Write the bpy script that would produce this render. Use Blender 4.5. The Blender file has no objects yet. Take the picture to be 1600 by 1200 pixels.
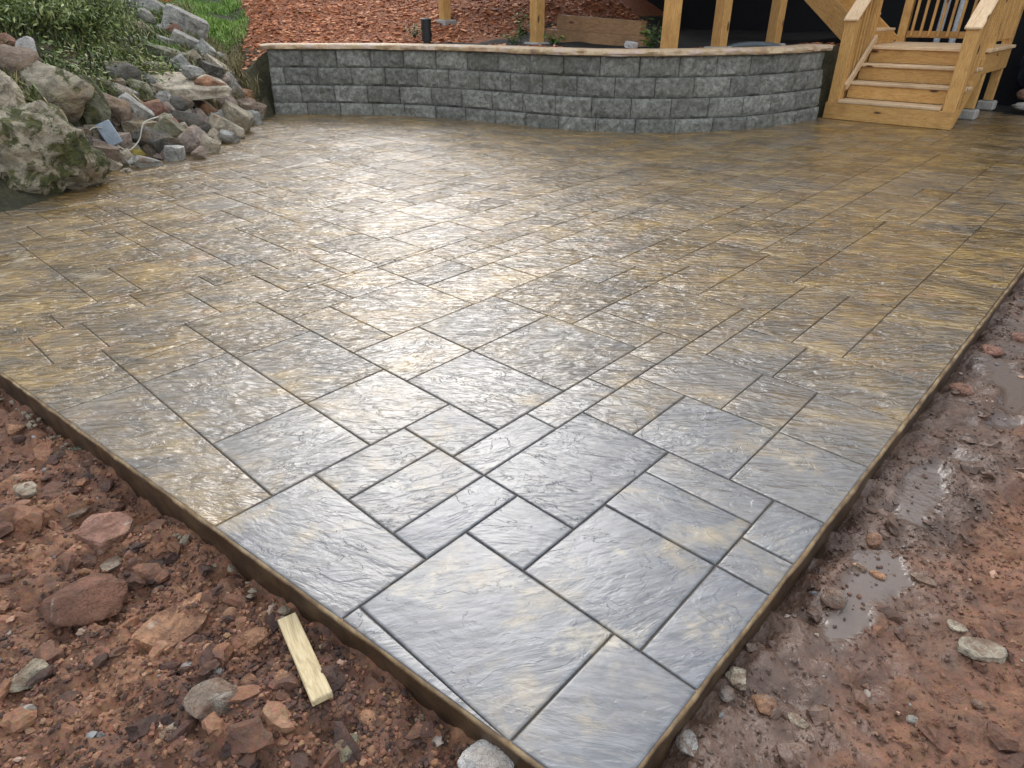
import bpy, bmesh, math, random
import numpy as np
from mathutils import Vector, Matrix, Euler

sc = bpy.context.scene
col = sc.collection
R = math.radians
rng = np.random.default_rng(7)
random.seed(7)

# ============================================================ camera, sky, sun, exposure
cam_data = bpy.data.cameras.new('camera')
cam = bpy.data.objects.new('camera', cam_data)
col.objects.link(cam)
sc.camera = cam
cam_data.sensor_width = 36.0
cam_data.lens = 36.0*1019.5/1600.0
cam_data.clip_start = 0.05
cam_data.clip_end = 600.0
_RW = Matrix(((0.7323906, 0.3380050, -0.5910639), (0.6808825, -0.3657905, 0.6345048), (-0.0017398, -0.8671505, -0.4980432)))
_m = Matrix((_RW.col[0], -_RW.col[1], -_RW.col[2])).transposed().to_4x4()
_m.translation = Vector((1.02117, -0.90706, 1.25))
cam.matrix_world = _m

SUN_AZ = Vector((-0.77, 0.638))          # the bright part of the overcast sky stands behind the house
SUN_EL = R(37)
world = bpy.data.worlds.new('World'); sc.world = world
world.use_nodes = True
nt = world.node_tree; nt.nodes.clear()
w_out = nt.nodes.new('ShaderNodeOutputWorld'); w_bg = nt.nodes.new('ShaderNodeBackground')
w_sky = nt.nodes.new('ShaderNodeTexSky'); w_sky.sky_type = 'NISHITA'; w_sky.sun_disc = False
w_sky.sun_elevation = SUN_EL
w_sky.sun_rotation = math.atan2(SUN_AZ.x, SUN_AZ.y)
w_sky.air_density = 1.0; w_sky.dust_density = 4.0; w_sky.ozone_density = 1.0
w_hsv = nt.nodes.new('ShaderNodeHueSaturation'); w_hsv.inputs['Saturation'].default_value = 0.45
nt.links.new(w_sky.outputs['Color'], w_hsv.inputs['Color'])
w_mix = nt.nodes.new('ShaderNodeMix'); w_mix.data_type = 'RGBA'; w_mix.inputs[0].default_value = 0.6     # even cloud layer
w_mix.inputs[7].default_value = (6.3, 6.8, 7.4, 1)
nt.links.new(w_hsv.outputs['Color'], w_mix.inputs[6])
nt.links.new(w_mix.outputs[2], w_bg.inputs['Color'])
w_bg.inputs['Strength'].default_value = 0.15
nt.links.new(w_bg.outputs['Background'], w_out.inputs['Surface'])

sun_data = bpy.data.lights.new('sun', 'SUN'); sun = bpy.data.objects.new('sun', sun_data); col.objects.link(sun)
sun_data.energy = 0.5; sun_data.angle = R(32); sun_data.color = (1.0, 0.99, 0.98)
_d = Vector((SUN_AZ.x*math.cos(SUN_EL), SUN_AZ.y*math.cos(SUN_EL), math.sin(SUN_EL)*SUN_AZ.length))
sun.rotation_euler = _d.to_track_quat('Z', 'Y').to_euler()
sun.location = (0, 0, 12)

sc.render.engine = 'CYCLES'
sc.cycles.use_denoising = True
sc.cycles.max_bounces = 6
sc.view_settings.view_transform = 'Standard'
sc.view_settings.look = 'None'
sc.view_settings.gamma = 1.0
sc.view_settings.use_curve_mapping = False
sc.view_settings.exposure = 0.85


# ============================================================ helpers
def tag(o, label=None, cat=None, group=None, kind=None):
    if label: o['label'] = label
    if cat: o['category'] = cat
    if group: o['group'] = group
    if kind: o['kind'] = kind
    return o
def link(o, parent=None):
    col.objects.link(o)
    if parent is not None: o.parent = parent
    return o
def empty(name, loc=(0, 0, 0)):
    o = bpy.data.objects.new(name, None); o.location = loc; o.empty_display_size = .1
    return link(o)
def meshobj(name, verts, faces, mat, parent=None, smooth=False, loc=None, attrs=None, sharp=None):
    me = bpy.data.meshes.new(name)
    if isinstance(verts, np.ndarray) and isinstance(faces, np.ndarray):
        nv, nf, k = len(verts), len(faces), faces.shape[1]
        me.vertices.add(nv); me.vertices.foreach_set('co', np.ascontiguousarray(verts, np.float32).ravel())
        me.loops.add(nf*k); me.loops.foreach_set('vertex_index', np.ascontiguousarray(faces, np.int32).ravel())
        me.polygons.add(nf); me.polygons.foreach_set('loop_start', np.arange(0, nf*k, k, dtype=np.int32))
        me.update(calc_edges=True)
    else:
        me.from_pydata([tuple(v) for v in verts], [], [tuple(f) for f in faces])
    if smooth: me.polygons.foreach_set('use_smooth', np.ones(len(me.polygons), bool))
    if sharp: me.set_sharp_from_angle(angle=R(sharp))
    for k2, v in (attrs or {}).items():
        a = me.attributes.new(k2, 'FLOAT', 'POINT'); a.data.foreach_set('value', np.ascontiguousarray(v, np.float32))
    me.update()
    if mat: me.materials.append(mat)
    o = bpy.data.objects.new(name, me)
    link(o, parent)
    if loc is not None: o.location = loc
    return o
_box_cache = {}
def beam(name, p0, p1, w, h, mat, parent=None, up=(0, 0, 1), bev=.004):
    """a board from p0 to p1 (centre line); w across, h along 'up'; local X runs along the grain"""
    p0 = Vector(p0); p1 = Vector(p1); x = (p1-p0); L = x.length; x.normalize()
    u = Vector(up); y = u.cross(x).normalized(); z = x.cross(y).normalized()
    key = (round(L, 3), round(w, 4), round(h, 4), bev, mat.name)
    if key not in _box_cache:
        bm = bmesh.new(); bmesh.ops.create_cube(bm, size=1.0)
        bmesh.ops.scale(bm, vec=(L, w, h), verts=bm.verts)
        if bev: bmesh.ops.bevel(bm, geom=bm.edges[:], offset=bev, segments=1, affect='EDGES')
        me = bpy.data.meshes.new(name); bm.to_mesh(me); bm.free(); me.materials.append(mat)
        _box_cache[key] = me
    o = bpy.data.objects.new(name, _box_cache[key])
    m = Matrix((x, y, z)).transposed().to_4x4(); m.translation = (p0+p1)/2
    link(o)
    if parent is not None:
        o.parent = parent
        o.matrix_parent_inverse = Matrix.Identity(4)
        o.matrix_basis = Matrix.Translation(-Vector(parent.location)) @ m if parent.parent is None else parent.matrix_basis.inverted() @ (Matrix.Translation(-Vector(parent.parent.location)) @ m)
    else:
        o.matrix_basis = m
    return o
# ------------------------------------------------------------ material helpers
class NT:
    def __init__(s, name):
        s.m = bpy.data.materials.new(name); s.m.use_nodes = True; s.t = s.m.node_tree
        s.b = s.t.nodes['Principled BSDF']; s.out = s.t.nodes['Material Output']
    def n(s, typ, props=None, **inp):
        nd = s.t.nodes.new('ShaderNode'+typ)
        for k, v in (props or {}).items(): setattr(nd, k, v)
        for k, v in inp.items():
            k2 = int(k[1:]) if k[0] == '_' and k[1:].isdigit() else k.replace('_', ' ')
            s.set(nd.inputs[k2], v)
        return nd
    def set(s, sock, v):
        if isinstance(v, bpy.types.NodeSocket): s.t.links.new(v, sock)
        elif isinstance(v, bpy.types.Node): s.t.links.new(v.outputs[0], sock)
        else: sock.default_value = v
    def math(s, op, a, b=0.0, c=0.0, clamp=False):
        nd = s.t.nodes.new('ShaderNodeMath'); nd.operation = op; nd.use_clamp = clamp
        for i, v in enumerate((a, b, c)): s.set(nd.inputs[i], v)
        return nd.outputs[0]
    def mapr(s, v, a, b, c=0.0, d=1.0, typ='SMOOTHSTEP'):
        nd = s.t.nodes.new('ShaderNodeMapRange'); nd.interpolation_type = typ
        for i, x in enumerate((v, a, b, c, d)): s.set(nd.inputs[i], x)
        return nd.outputs[0]
    def mix(s, f, a, b, blend='MIX'):
        nd = s.t.nodes.new('ShaderNodeMix'); nd.data_type = 'RGBA'; nd.blend_type = blend
        s.set(nd.inputs[0], f)
        for i, v in ((6, a), (7, b)):
            if isinstance(v, tuple) and len(v) == 3: v = (*v, 1)
            s.set(nd.inputs[i], v)
        return nd.outputs[2]
    def noise(s, vec, scale, detail=4.0, rough=.5, dist=0.0, out=0):
        nd = s.t.nodes.new('ShaderNodeTexNoise')
        if vec is not None: s.set(nd.inputs['Vector'], vec)
        nd.inputs['Scale'].default_value = scale; nd.inputs['Detail'].default_value = detail
        nd.inputs['Roughness'].default_value = rough; nd.inputs['Distortion'].default_value = dist
        return nd.outputs[out]
    def vor(s, vec, scale, feature='F1', out=0, rand=1.0):
        nd = s.t.nodes.new('ShaderNodeTexVoronoi'); nd.feature = feature
        s.set(nd.inputs['Vector'], vec); nd.inputs['Scale'].default_value = scale; nd.inputs['Randomness'].default_value = rand
        return nd.outputs[out]
    def ramp(s, v, stops, interp='LINEAR'):
        nd = s.t.nodes.new('ShaderNodeValToRGB'); cr = nd.color_ramp; cr.interpolation = interp
        while len(cr.elements) < len(stops): cr.elements.new(.5)
        for e, (p, c) in zip(cr.elements, stops): e.position = p; e.color = (*c, 1)
        s.set(nd.inputs[0], v); return nd.outputs[0]
    def pos(s): return s.t.nodes.new('ShaderNodeNewGeometry').outputs['Position']
    def objc(s): return s.t.nodes.new('ShaderNodeTexCoord').outputs['Object']
    def attr(s, name, typ='GEOMETRY'):
        nd = s.t.nodes.new('ShaderNodeAttribute'); nd.attribute_name = name; nd.attribute_type = typ; return nd
    def mapping(s, vec, loc=(0, 0, 0), rot=(0, 0, 0), scale=(1, 1, 1)):
        nd = s.t.nodes.new('ShaderNodeMapping')
        for i, v in enumerate((vec, loc, rot, scale)): s.set(nd.inputs[i], v)
        return nd.outputs[0]
    def comb(s, x, y, z):
        nd = s.t.nodes.new('ShaderNodeCombineXYZ')
        for i, v in enumerate((x, y, z)): s.set(nd.inputs[i], v)
        return nd.outputs[0]
    def bump(s, h, strength, dist, normal=None):
        nd = s.t.nodes.new('ShaderNodeBump'); s.set(nd.inputs['Strength'], strength); s.set(nd.inputs['Distance'], dist)
        s.set(nd.inputs['Height'], h)
        if normal is not None: s.set(nd.inputs['Normal'], normal)
        return nd.outputs[0]
    def done(s, color=None, rough=None, normal=None, spec=None):
        if color is not None: s.set(s.b.inputs['Base Color'], (*color, 1) if isinstance(color, tuple) and len(color) == 3 else color)
        if rough is not None: s.set(s.b.inputs['Roughness'], rough)
        if normal is not None: s.set(s.b.inputs['Normal'], normal)
        if spec is not None: s.set(s.b.inputs['Specular IOR Level'], spec)
        return s.m

# ============================================================ materials
def m_stone_tile():
    n = NT('stamped_concrete')
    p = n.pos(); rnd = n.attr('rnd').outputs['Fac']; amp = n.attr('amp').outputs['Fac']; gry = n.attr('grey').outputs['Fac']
    off = n.math('MULTIPLY', rnd, 61.7)
    ang = n.math('MULTIPLY_ADD', n.math('FRACT', n.math('MULTIPLY', rnd, 7.31)), .9, -1.2)
    rv = n.comb(0.0, 0.0, ang)
    v = n.mapping(n.mapping(p, rot=rv), loc=n.comb(off, n.math('MULTIPLY', off, 1.7), off), scale=(1.0, 2.1, 1.0))
    # slate cleft: a few thin broken ledges over long ripples
    nz = n.noise(v, 4.6, 5.0, .60, .7)
    a = n.math('MULTIPLY', nz, 7.0); fl = n.math('FLOOR', a); fr = n.math('SUBTRACT', a, fl)
    terr = n.math('DIVIDE', n.math('ADD', fl, n.mapr(fr, 0.0, .22)), 7.0)
    patch = n.mapr(n.noise(v, 7.0, 3.0, .6), .44, .60)
    led = n.math('ADD', n.math('MULTIPLY', terr, patch), n.math('MULTIPLY', nz, n.math('SUBTRACT', 1.0, patch)))
    n2 = n.noise(n.mapping(v, scale=(.7, 1.5, 1.0)), 19.0, 5.0, .66, .5)
    n3 = n.noise(p, 150.0, 4.0, .65)
    q2 = n.mapping(n.mapping(p, rot=(0, 0, -.78)), scale=(1.0, 3.1, 1.0))
    v2 = n.mapping(v, loc=(3.1, 1.7, 0), scale=(.8, 1.35, 1.0))
    rip = n.math('ADD', n.math('MULTIPLY', n.noise(q2, 6.4, 1.5, .5, 1.3), .55), n.math('MULTIPLY', n.noise(v2, 8.5, 1.5, .5, 1.5), .45))
    a2 = n.math('MULTIPLY', amp, amp)
    film = n.math('ADD', n.math('MULTIPLY', led, n.math('MULTIPLY', amp, .8)), n.math('MULTIPLY', rip, n.math('MULTIPLY', a2, 1.2)))
    h = n.math('ADD', film, n.math('MULTIPLY', amp, n.math('ADD', n.math('MULTIPLY', n2, .30), n.math('MULTIPLY', n3, .04))))
    nrm = n.bump(h, 1.0, .030)
    nrmc = n.bump(n.math('ADD', film, n.math('MULTIPLY', amp, n.math('MULTIPLY', n2, .04))), 1.0, .030)
    # integral colour, dark release powder lying in the hollows, bare cream patches
    q = n.mapping(n.mapping(p, rot=(0, 0, -.75)), scale=(1.0, 1.7, 1.0))
    c1 = n.noise(q, 2.4, 7.0, .66, .5)
    c2 = n.noise(v, 7.5, 6.0, .66, .4)
    k = n.math('ADD', n.math('MULTIPLY', c1, .46), n.math('ADD', n.math('MULTIPLY', c2, .24), n.math('MULTIPLY', rip, .30)))
    base = n.ramp(k, [(.38, (.062, .037, .012)), (.45, (.118, .070, .019)), (.515, (.205, .122, .031)), (.575, (.34, .208, .052)), (.67, (.46, .315, .11))])
    rust = n.noise(q, 3.3, 5.0, .6, .3)
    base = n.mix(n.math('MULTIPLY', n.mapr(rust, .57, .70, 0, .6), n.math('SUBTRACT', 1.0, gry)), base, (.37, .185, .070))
    base = n.mix(n.math('MULTIPLY', gry, .9), base, n.mix(.72, base, (.27, .25, .215)))  # near-corner grey: release stain, also painting in the sky's reflection
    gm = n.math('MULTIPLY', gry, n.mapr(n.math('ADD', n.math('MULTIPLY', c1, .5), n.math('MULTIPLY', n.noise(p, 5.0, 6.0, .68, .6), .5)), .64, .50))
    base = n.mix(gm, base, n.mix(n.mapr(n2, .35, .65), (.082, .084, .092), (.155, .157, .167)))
    tint = n.math('MULTIPLY_ADD', n.math('FRACT', n.math('MULTIPLY', rnd, 3.9)), .16, .92)
    base = n.mix(1.0, base, n.comb(tint, tint, tint), 'MULTIPLY')
    cream = n.mapr(n.math('ADD', n.noise(p, 3.2, 6.0, .66, .5), n.math('MULTIPLY', n2, .22)), .69, .82, 0, .55)
    base = n.mix(cream, base, (.47, .39, .26))
    rough = n.mapr(n.noise(p, 5.0, 4.0, .6), .3, .7, .30, .46)
    n.done(base, rough, nrm)
    n.set(n.b.inputs['Specular IOR Level'], .3); n.set(n.b.inputs['Coat Weight'], 1.0); n.set(n.b.inputs['Coat Roughness'], n.math('ADD', n.mapr(n.noise(p, 2.2, 4.0, .6), .35, .65, .15, .25), n.math('MULTIPLY', gry, .18))); n.set(n.b.inputs['Coat IOR'], 1.6); n.set(n.b.inputs['Coat Normal'], nrmc)
    return n.m
def m_slab_body():
    n = NT('slab_body'); p = n.pos()
    z = n.t.nodes.new('ShaderNodeSeparateXYZ'); n.set(z.inputs[0], p)
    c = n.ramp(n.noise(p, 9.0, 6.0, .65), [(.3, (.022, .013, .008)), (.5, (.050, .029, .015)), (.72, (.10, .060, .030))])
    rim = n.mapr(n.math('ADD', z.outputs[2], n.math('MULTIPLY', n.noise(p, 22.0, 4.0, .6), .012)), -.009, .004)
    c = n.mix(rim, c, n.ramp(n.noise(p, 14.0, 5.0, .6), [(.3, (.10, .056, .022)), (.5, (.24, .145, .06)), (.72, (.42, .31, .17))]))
    h = n.math('ADD', n.noise(p, 60.0, 5.0, .65), n.math('MULTIPLY', n.noise(p, 14.0, 3.0), 1.5))
    return n.done(c, n.mapr(n.noise(p, 8.0), .3, .7, .3, .55), n.bump(h, .5, .006))
def m_joint():
    n = NT('stamped_joint'); p = n.pos()
    c = n.ramp(n.noise(p, 6.0, 4.0, .6), [(.3, (.035, .026, .016)), (.7, (.085, .06, .034))])
    return n.done(c, .5, n.bump(n.noise(p, 90.0, 3.0), .4, .003))
def m_soil(name, far=False):
    n = NT(name); p = n.pos()
    s = n.t.nodes.new('ShaderNodeSeparateXYZ'); n.set(s.inputs[0], p)
    rnd = n.attr('rnd').outputs['Fac']
    n1 = n.noise(p, 3.2, 6.0, .66); n2 = n.noise(p, 26.0, 5.0, .68); n3 = n.noise(p, 110.0, 3.0, .6)
    k = n.math('ADD', n.math('MULTIPLY', n1, .62), n.math('ADD', n.math('MULTIPLY', n2, .38), n.math('MULTIPLY', rnd, .22)))
    c = n.ramp(k, [(.36, (.034, .018, .013)), (.47, (.085, .038, .024)), (.57, (.165, .076, .043)), (.68, (.285, .130, .066)), (.80, (.40, .225, .135))])
    grit = n.vor(p, 150.0, out=1)
    c = n.mix(.22, c, n.mix(1.0, c, grit, 'MULTIPLY'))
    c = n.mix(n.mapr(n3, .3, .8, 0, .35), c, (.10, .055, .04))
    # the right-hand strip is churned grey-brown mud with wet patches
    e = n.math('ADD', s.outputs[0], n.math('MULTIPLY', n.math('SUBTRACT', n.noise(p, 2.6, 5.0, .65), .5), 1.1))
    e = n.math('SUBTRACT', e, n.math('MULTIPLY', s.outputs[1], .05))
    right = n.math('GREATER_THAN', s.outputs[0], .70)
    mud = n.math('MULTIPLY', right, n.mapr(e, 1.12, .80))
    mudc = n.ramp(n.noise(p, 9.0, 5.0, .65), [(.3, (.055, .032, .022)), (.55, (.118, .072, .051)), (.75, (.18, .118, .086))])
    c = n.mix(n.math('MULTIPLY', right, .30), c, (.17, .085, .054))
    c = n.mix(n.math('MULTIPLY', mud, .9), c, mudc)
    wet = n.math('MULTIPLY', right, n.mapr(n.math('ADD', n.noise(p, 4.0, 4.0, .6), n.math('MULTIPLY', mud, .20)), .56, .72))
    pud = n.attr('wet').outputs['Fac']; wet = n.math('MAXIMUM', wet, pud)
    c = n.mix(n.math('MULTIPLY', pud, .9), c, (.13, .098, .08))
    rough = n.math('SUBTRACT', n.mapr(n2, .3, .7, .68, .9), n.math('MULTIPLY', n.math('ADD', n.math('MULTIPLY', wet, .8), n.math('MULTIPLY', pud, .55)), .52))
    h = n.math('ADD', n.math('MULTIPLY', n2, 1.0), n.math('ADD', n.math('MULTIPLY', n3, .35), n.math('MULTIPLY', n.vor(p, 55.0), .5)))
    h = n.math('MULTIPLY', h, n.math('SUBTRACT', 1.0, n.math('MULTIPLY', n.math('MAXIMUM', n.math('MULTIPLY', wet, .35), pud), .9)))
    return n.done(c, rough, n.bump(h, .9, .012))
def m_rock():
    n = NT('rock'); p = n.objc(); oi = n.t.nodes.new('ShaderNodeObjectInfo')
    q = n.mapping(p, loc=n.comb(n.math('MULTIPLY', oi.outputs['Random'], 40.0), 0.0, 0.0))
    nz = n.noise(q, 7.0, 7.0, .66, .4); n2 = n.noise(q, 30.0, 5.0, .65)
    f = n.mapr(nz, .28, .72, .30, 1.55, 'LINEAR')
    c = n.mix(1.0, oi.outputs['Color'], n.comb(f, f, f), 'MULTIPLY')
    c = n.mix(n.mapr(n.noise(q, 4.0, 5.0, .6), .50, .68, 0, .55), c, (.30, .19, .09))
    c = n.mix(n.mapr(n2, .52, .75, 0, .5), c, (.09, .08, .07))
    c = n.mix(n.mapr(n.noise(q, 13.0, 6.0, .7, .6), .57, .68, 0, .6), c, (.50, .46, .38))
    c = n.mix(n.mapr(n.noise(q, 9.0, 6.0, .72, .8), .56, .70, 0, .7), c, (.055, .05, .038))
    di = n.attr('dirt', 'OBJECT').outputs['Fac']
    c = n.mix(n.math('MULTIPLY', di, n.mapr(n.noise(q, 16.0, 6.0, .7, .5), .42, .60)), c, (.16, .07, .038))
    ge = n.t.nodes.new('ShaderNodeNewGeometry'); sz = n.t.nodes.new('ShaderNodeSeparateXYZ'); n.set(sz.inputs[0], ge.outputs['Normal'])
    mo = n.attr('moss', 'OBJECT').outputs['Fac']
    mk = n.math('ADD', n.noise(q, 5.5, 6.0, .68, .5), n.math('MULTIPLY', sz.outputs[2], .06))
    lim = n.math('SUBTRACT', .86, n.math('MULTIPLY', mo, .44))
    mm = n.mapr(n.math('SUBTRACT', mk, lim), -.03, .07)
    mc = n.ramp(n.noise(q, 24.0, 4.0, .6), [(.3, (.028, .032, .010)), (.55, (.085, .085, .022)), (.75, (.17, .145, .03))])
    c = n.mix(mm, c, mc)
    h = n.math('ADD', nz, n.math('MULTIPLY', n2, .6))
    return n.done(c, .82, n.bump(h, 1.0, .07))
def m_block():
    n = NT('split_face_block'); p = n.pos(); oi = n.t.nodes.new('ShaderNodeObjectInfo')
    nz = n.noise(p, 19.0, 6.0, .70, .4); n2 = n.noise(p, 70.0, 4.0, .65)
    c = n.ramp(nz, [(.30, (.12, .118, .100)), (.5, (.30, .295, .255)), (.70, (.52, .51, .44))])
    t = n.mapr(oi.outputs['Random'], 0, 1, .75, 1.2, 'LINEAR')
    c = n.mix(1.0, c, n.comb(t, t, t), 'MULTIPLY')
    c = n.mix(n.mapr(n.noise(p, 2.1, 4.0, .6), .52, .68, 0, .45), c, (.15, .145, .10))
    c = n.mix(n.mapr(n2, .5, .7, 0, .35), c, (.34, .36, .36))
    h = n.math('ADD', n.math('MULTIPLY', n.noise(p, 17.0, 7.0, .74, .6), 1.0), n.math('MULTIPLY', n2, .3))
    return n.done(c, .85, n.bump(h, 1.0, .075))
def m_cap():
    n = NT('cap_stone'); p = n.pos()
    c = n.ramp(n.noise(p, 3.4, 6.0, .62, .5), [(.30, (.20, .17, .15)), (.40, (.42, .26, .15)), (.50, (.56, .43, .26)), (.58, (.50, .36, .28)), (.70, (.66, .58, .48))])
    c = n.mix(n.mapr(n.noise(p, 14.0, 5.0, .6), .5, .72, 0, .6), c, (.30, .17, .07))
    c = n.mix(n.mapr(n.noise(p, 5.0, 3.0, .6), .60, .74, 0, .6), c, (.16, .14, .14))
    return n.done(c, .6, n.bump(n.noise(p, 22.0, 6.0, .68), .9, .02))
def m_wood(name, dark, mid, light, rough=.62):
    n = NT(name); p = n.objc(); oi = n.t.nodes.new('ShaderNodeObjectInfo')
    o = n.math('MULTIPLY', oi.outputs['Random'], 30.0)
    v = n.mapping(p, loc=n.comb(o, o, o), scale=(1.0, 9.0, 9.0))
    g = n.noise(v, 2.6, 5.0, .6, 1.3)
    rings = n.math('FRACT', n.math('MULTIPLY', g, 7.0)); rings = n.mapr(n.math('ABSOLUTE', n.math('SUBTRACT', rings, .5)), 0, .5)
    k = n.math('ADD', n.math('MULTIPLY', rings, .26), n.math('MULTIPLY', n.noise(v, 9.0, 4.0, .6), .74))
    c = n.ramp(k, [(.18, dark), (.45, mid), (.8, light)])
    c = n.mix(n.mapr(n.noise(n.mapping(p, loc=n.comb(o, o, o)), 2.2, 3.0, .6), .5, .72, 0, .5), c, (dark[0]*.8, dark[1]*.8, dark[2]*.8))
    kn = n.vor(n.mapping(p, loc=n.comb(o, o, o), scale=(2.3, 7.0, 7.0)), 1.0)
    c = n.mix(n.mapr(kn, .17, .08), c, (.09, .035, .012))
    t = n.mapr(oi.outputs['Random'], 0, 1, .82, 1.12, 'LINEAR')
    c = n.mix(1.0, c, n.comb(t, t, t), 'MULTIPLY')
    return n.done(c, rough, n.bump(k, .25, .003))
def m_grass(name, stops, rough=.6):
    n = NT(name); r = n.attr('rnd').outputs['Fac']
    c = n.ramp(r, stops)
    n.done(c, rough)
    n.set(n.b.inputs['Subsurface Weight'], 0.0)
    return n.m
def m_plain(name, color, rough=.6, bump=.0, scale=20., metallic=0.):
    n = NT(name); p = n.objc()
    f = n.mapr(n.noise(p, scale, 5.0, .62), .25, .75, .7, 1.25, 'LINEAR')
    c = n.mix(1.0, (*color, 1), n.comb(f, f, f), 'MULTIPLY')
    n.done(c, rough, n.bump(n.noise(p, scale*2, 4.0), .5, bump) if bump else None)
    n.b.inputs['Metallic'].default_value = metallic
    return n.m
def m_hill():
    n = NT('hillside_soil'); p = n.pos(); mu = n.attr('mulch').outputs['Fac']
    n1 = n.noise(p, 4.0, 6.0, .66); n2 = n.noise(p, 30.0, 5.0, .68)
    mul = n.ramp(n2, [(.28, (.07, .026, .012)), (.45, (.24, .08, .032)), (.6, (.44, .155, .062)), (.76, (.56, .26, .13))])
    gr = n.ramp(n.math('ADD', n.math('MULTIPLY', n1, .6), n.math('MULTIPLY', n2, .4)), [(.33, (.024, .022, .012)), (.5, (.06, .055, .025)), (.68, (.13, .10, .05))])
    c = n.mix(n.mapr(n.math('ADD', mu, n.math('MULTIPLY', n.math('SUBTRACT', n1, .5), .5)), .35, .6), gr, mul)
    c = n.mix(n.mapr(mu, -.2, -.7), c, (.012, .010, .009))  # negative values paint the shade under the deck as near-black ground
    return n.done(c, .9, n.bump(n2, 1.0, .05))
def m_siding():
    n = NT('siding'); p = n.pos(); s = n.t.nodes.new('ShaderNodeSeparateXYZ'); n.set(s.inputs[0], p)
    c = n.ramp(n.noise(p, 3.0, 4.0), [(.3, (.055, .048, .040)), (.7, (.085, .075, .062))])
    return n.done(c, .7)
M_TILE = m_stone_tile(); M_BODY = m_slab_body(); M_JOINT = m_joint(); M_SOIL = m_soil('red_soil'); M_ROCK = m_rock(); M_BLOCK = m_block(); M_CAP = m_cap()
M_WOOD = m_wood('treated_pine', (.30, .145, .038), (.53, .28, .080), (.62, .39, .145))
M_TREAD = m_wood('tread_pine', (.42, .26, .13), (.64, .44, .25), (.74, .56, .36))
M_SHADEWOOD = m_wood('shaded_timber', (.13, .068, .03), (.25, .135, .06), (.33, .195, .095))  # darker timber tone, shade under the deck put into the colour
M_SCRAP = m_wood('scrap_pine', (.26, .19, .10), (.46, .36, .20), (.58, .48, .30), .7)
M_HILL = m_hill()
M_SIDING = m_siding()
M_BLACK = m_plain('black_plastic', (.012, .012, .013), .5)
M_CONC = m_plain('concrete', (.33, .31, .28), .85, .01, 18.)
M_WHITE = m_plain('white_vinyl', (.62, .64, .65), .4)
M_DARK = m_plain('underdeck_shade', (.006, .006, .008), .9)  # near-black tone paints the shade under the deck onto the wall

# ---- numpy noise -------------------------------------------------------------
def _hash(ix, iy, iz, seed):
    h = (ix*374761393 + iy*668265263 + iz*2147483647 + seed*1274126177) & 0xFFFFFFFF
    h = ((h ^ (h >> 13))*1274126177) & 0xFFFFFFFF
    return ((h ^ (h >> 16)) & 0xFFFF)/65535.0
def vnoise(x, y, z=0.0, seed=0):
    x = np.asarray(x, float); y = np.asarray(y, float); z = np.asarray(z, float) + 0*x
    ix = np.floor(x).astype(np.int64); iy = np.floor(y).astype(np.int64); iz = np.floor(z).astype(np.int64)
    fx = x-ix; fy = y-iy; fz = z-iz
    fx = fx*fx*(3-2*fx); fy = fy*fy*(3-2*fy); fz = fz*fz*(3-2*fz)
    r = 0
    for a in (0, 1):
        for b in (0, 1):
            for c in (0, 1):
                w = (fx if a else 1-fx)*(fy if b else 1-fy)*(fz if c else 1-fz)
                r = r + w*_hash(ix+a, iy+b, iz+c, seed)
    return r*2-1
def fbm(x, y, z=0.0, seed=0, octaves=4, gain=0.5):
    r = 0; a = 1.0; f = 1.0
    for o in range(octaves):
        r = r + a*vnoise(np.asarray(x)*f+17.3*o, np.asarray(y)*f-9.1*o, np.asarray(z)*f+3.7*o, seed+o); a *= gain; f *= 2.03
    return r
def sstep(a, b, x):
    t = np.clip((np.asarray(x, float)-a)/(b-a), 0, 1); return t*t*(3-2*t)
# ---- the lie of the land -------------------------------------------------------
BANK = np.array([(-3.3,-3.2),(-4.3,-1.4),(-4.62,-.7),(-4.8,0),(-4.85,.2),(-5.1,.55),(-5.6,.95),(-5.9,1.5),(-6.05,1.94),(-6.7,2.7),(-7.46,3.46),(-7.98,3.96)])
WALL = np.array([(-7.98,3.96),(-7.5,4.38),(-7.02,4.74),(-6.5,5.06),(-5.93,5.28),(-5.3,5.42),(-4.62,5.52),(-4.1,5.62),(-3.72,5.77),(-3.38,6.01),(-3.05,6.32),(-2.76,6.71),(-2.52,7.2),(-2.36,7.86),(-2.30,8.55)])
SLAB = np.array([(.715,-.335),(.752,3.6),(.79,10.6),(-2.3,10.6)] + [tuple(p) for p in WALL[::-1]] + [tuple(p) for p in BANK[::-1][1:]][:-3] + [(-3.75,-.82)])
def dist_poly(x, y, poly):
    best = np.full(np.shape(x), 1e9); arc = np.zeros(np.shape(x)); s0 = 0.0
    for a, b in zip(poly[:-1], poly[1:]):
        d = b-a; L = np.hypot(*d); t = np.clip(((x-a[0])*d[0]+(y-a[1])*d[1])/L**2, 0, 1)
        dd = np.hypot(x-a[0]-t*d[0], y-a[1]-t*d[1]); m = dd < best
        best = np.where(m, dd, best); arc = np.where(m, s0+t*L, arc); s0 += L
    return best, arc
def inside(x, y, poly):
    r = np.zeros(np.shape(x), bool); n = len(poly)
    for i in range(n):
        (x1, y1), (x2, y2) = poly[i], poly[(i+1) % n]
        c = ((y1 > y) != (y2 > y)) & (x < (x2-x1)*(y-y1)/((y2-y1) if y2 != y1 else 1e-9)+x1)
        r ^= c
    return r
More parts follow.
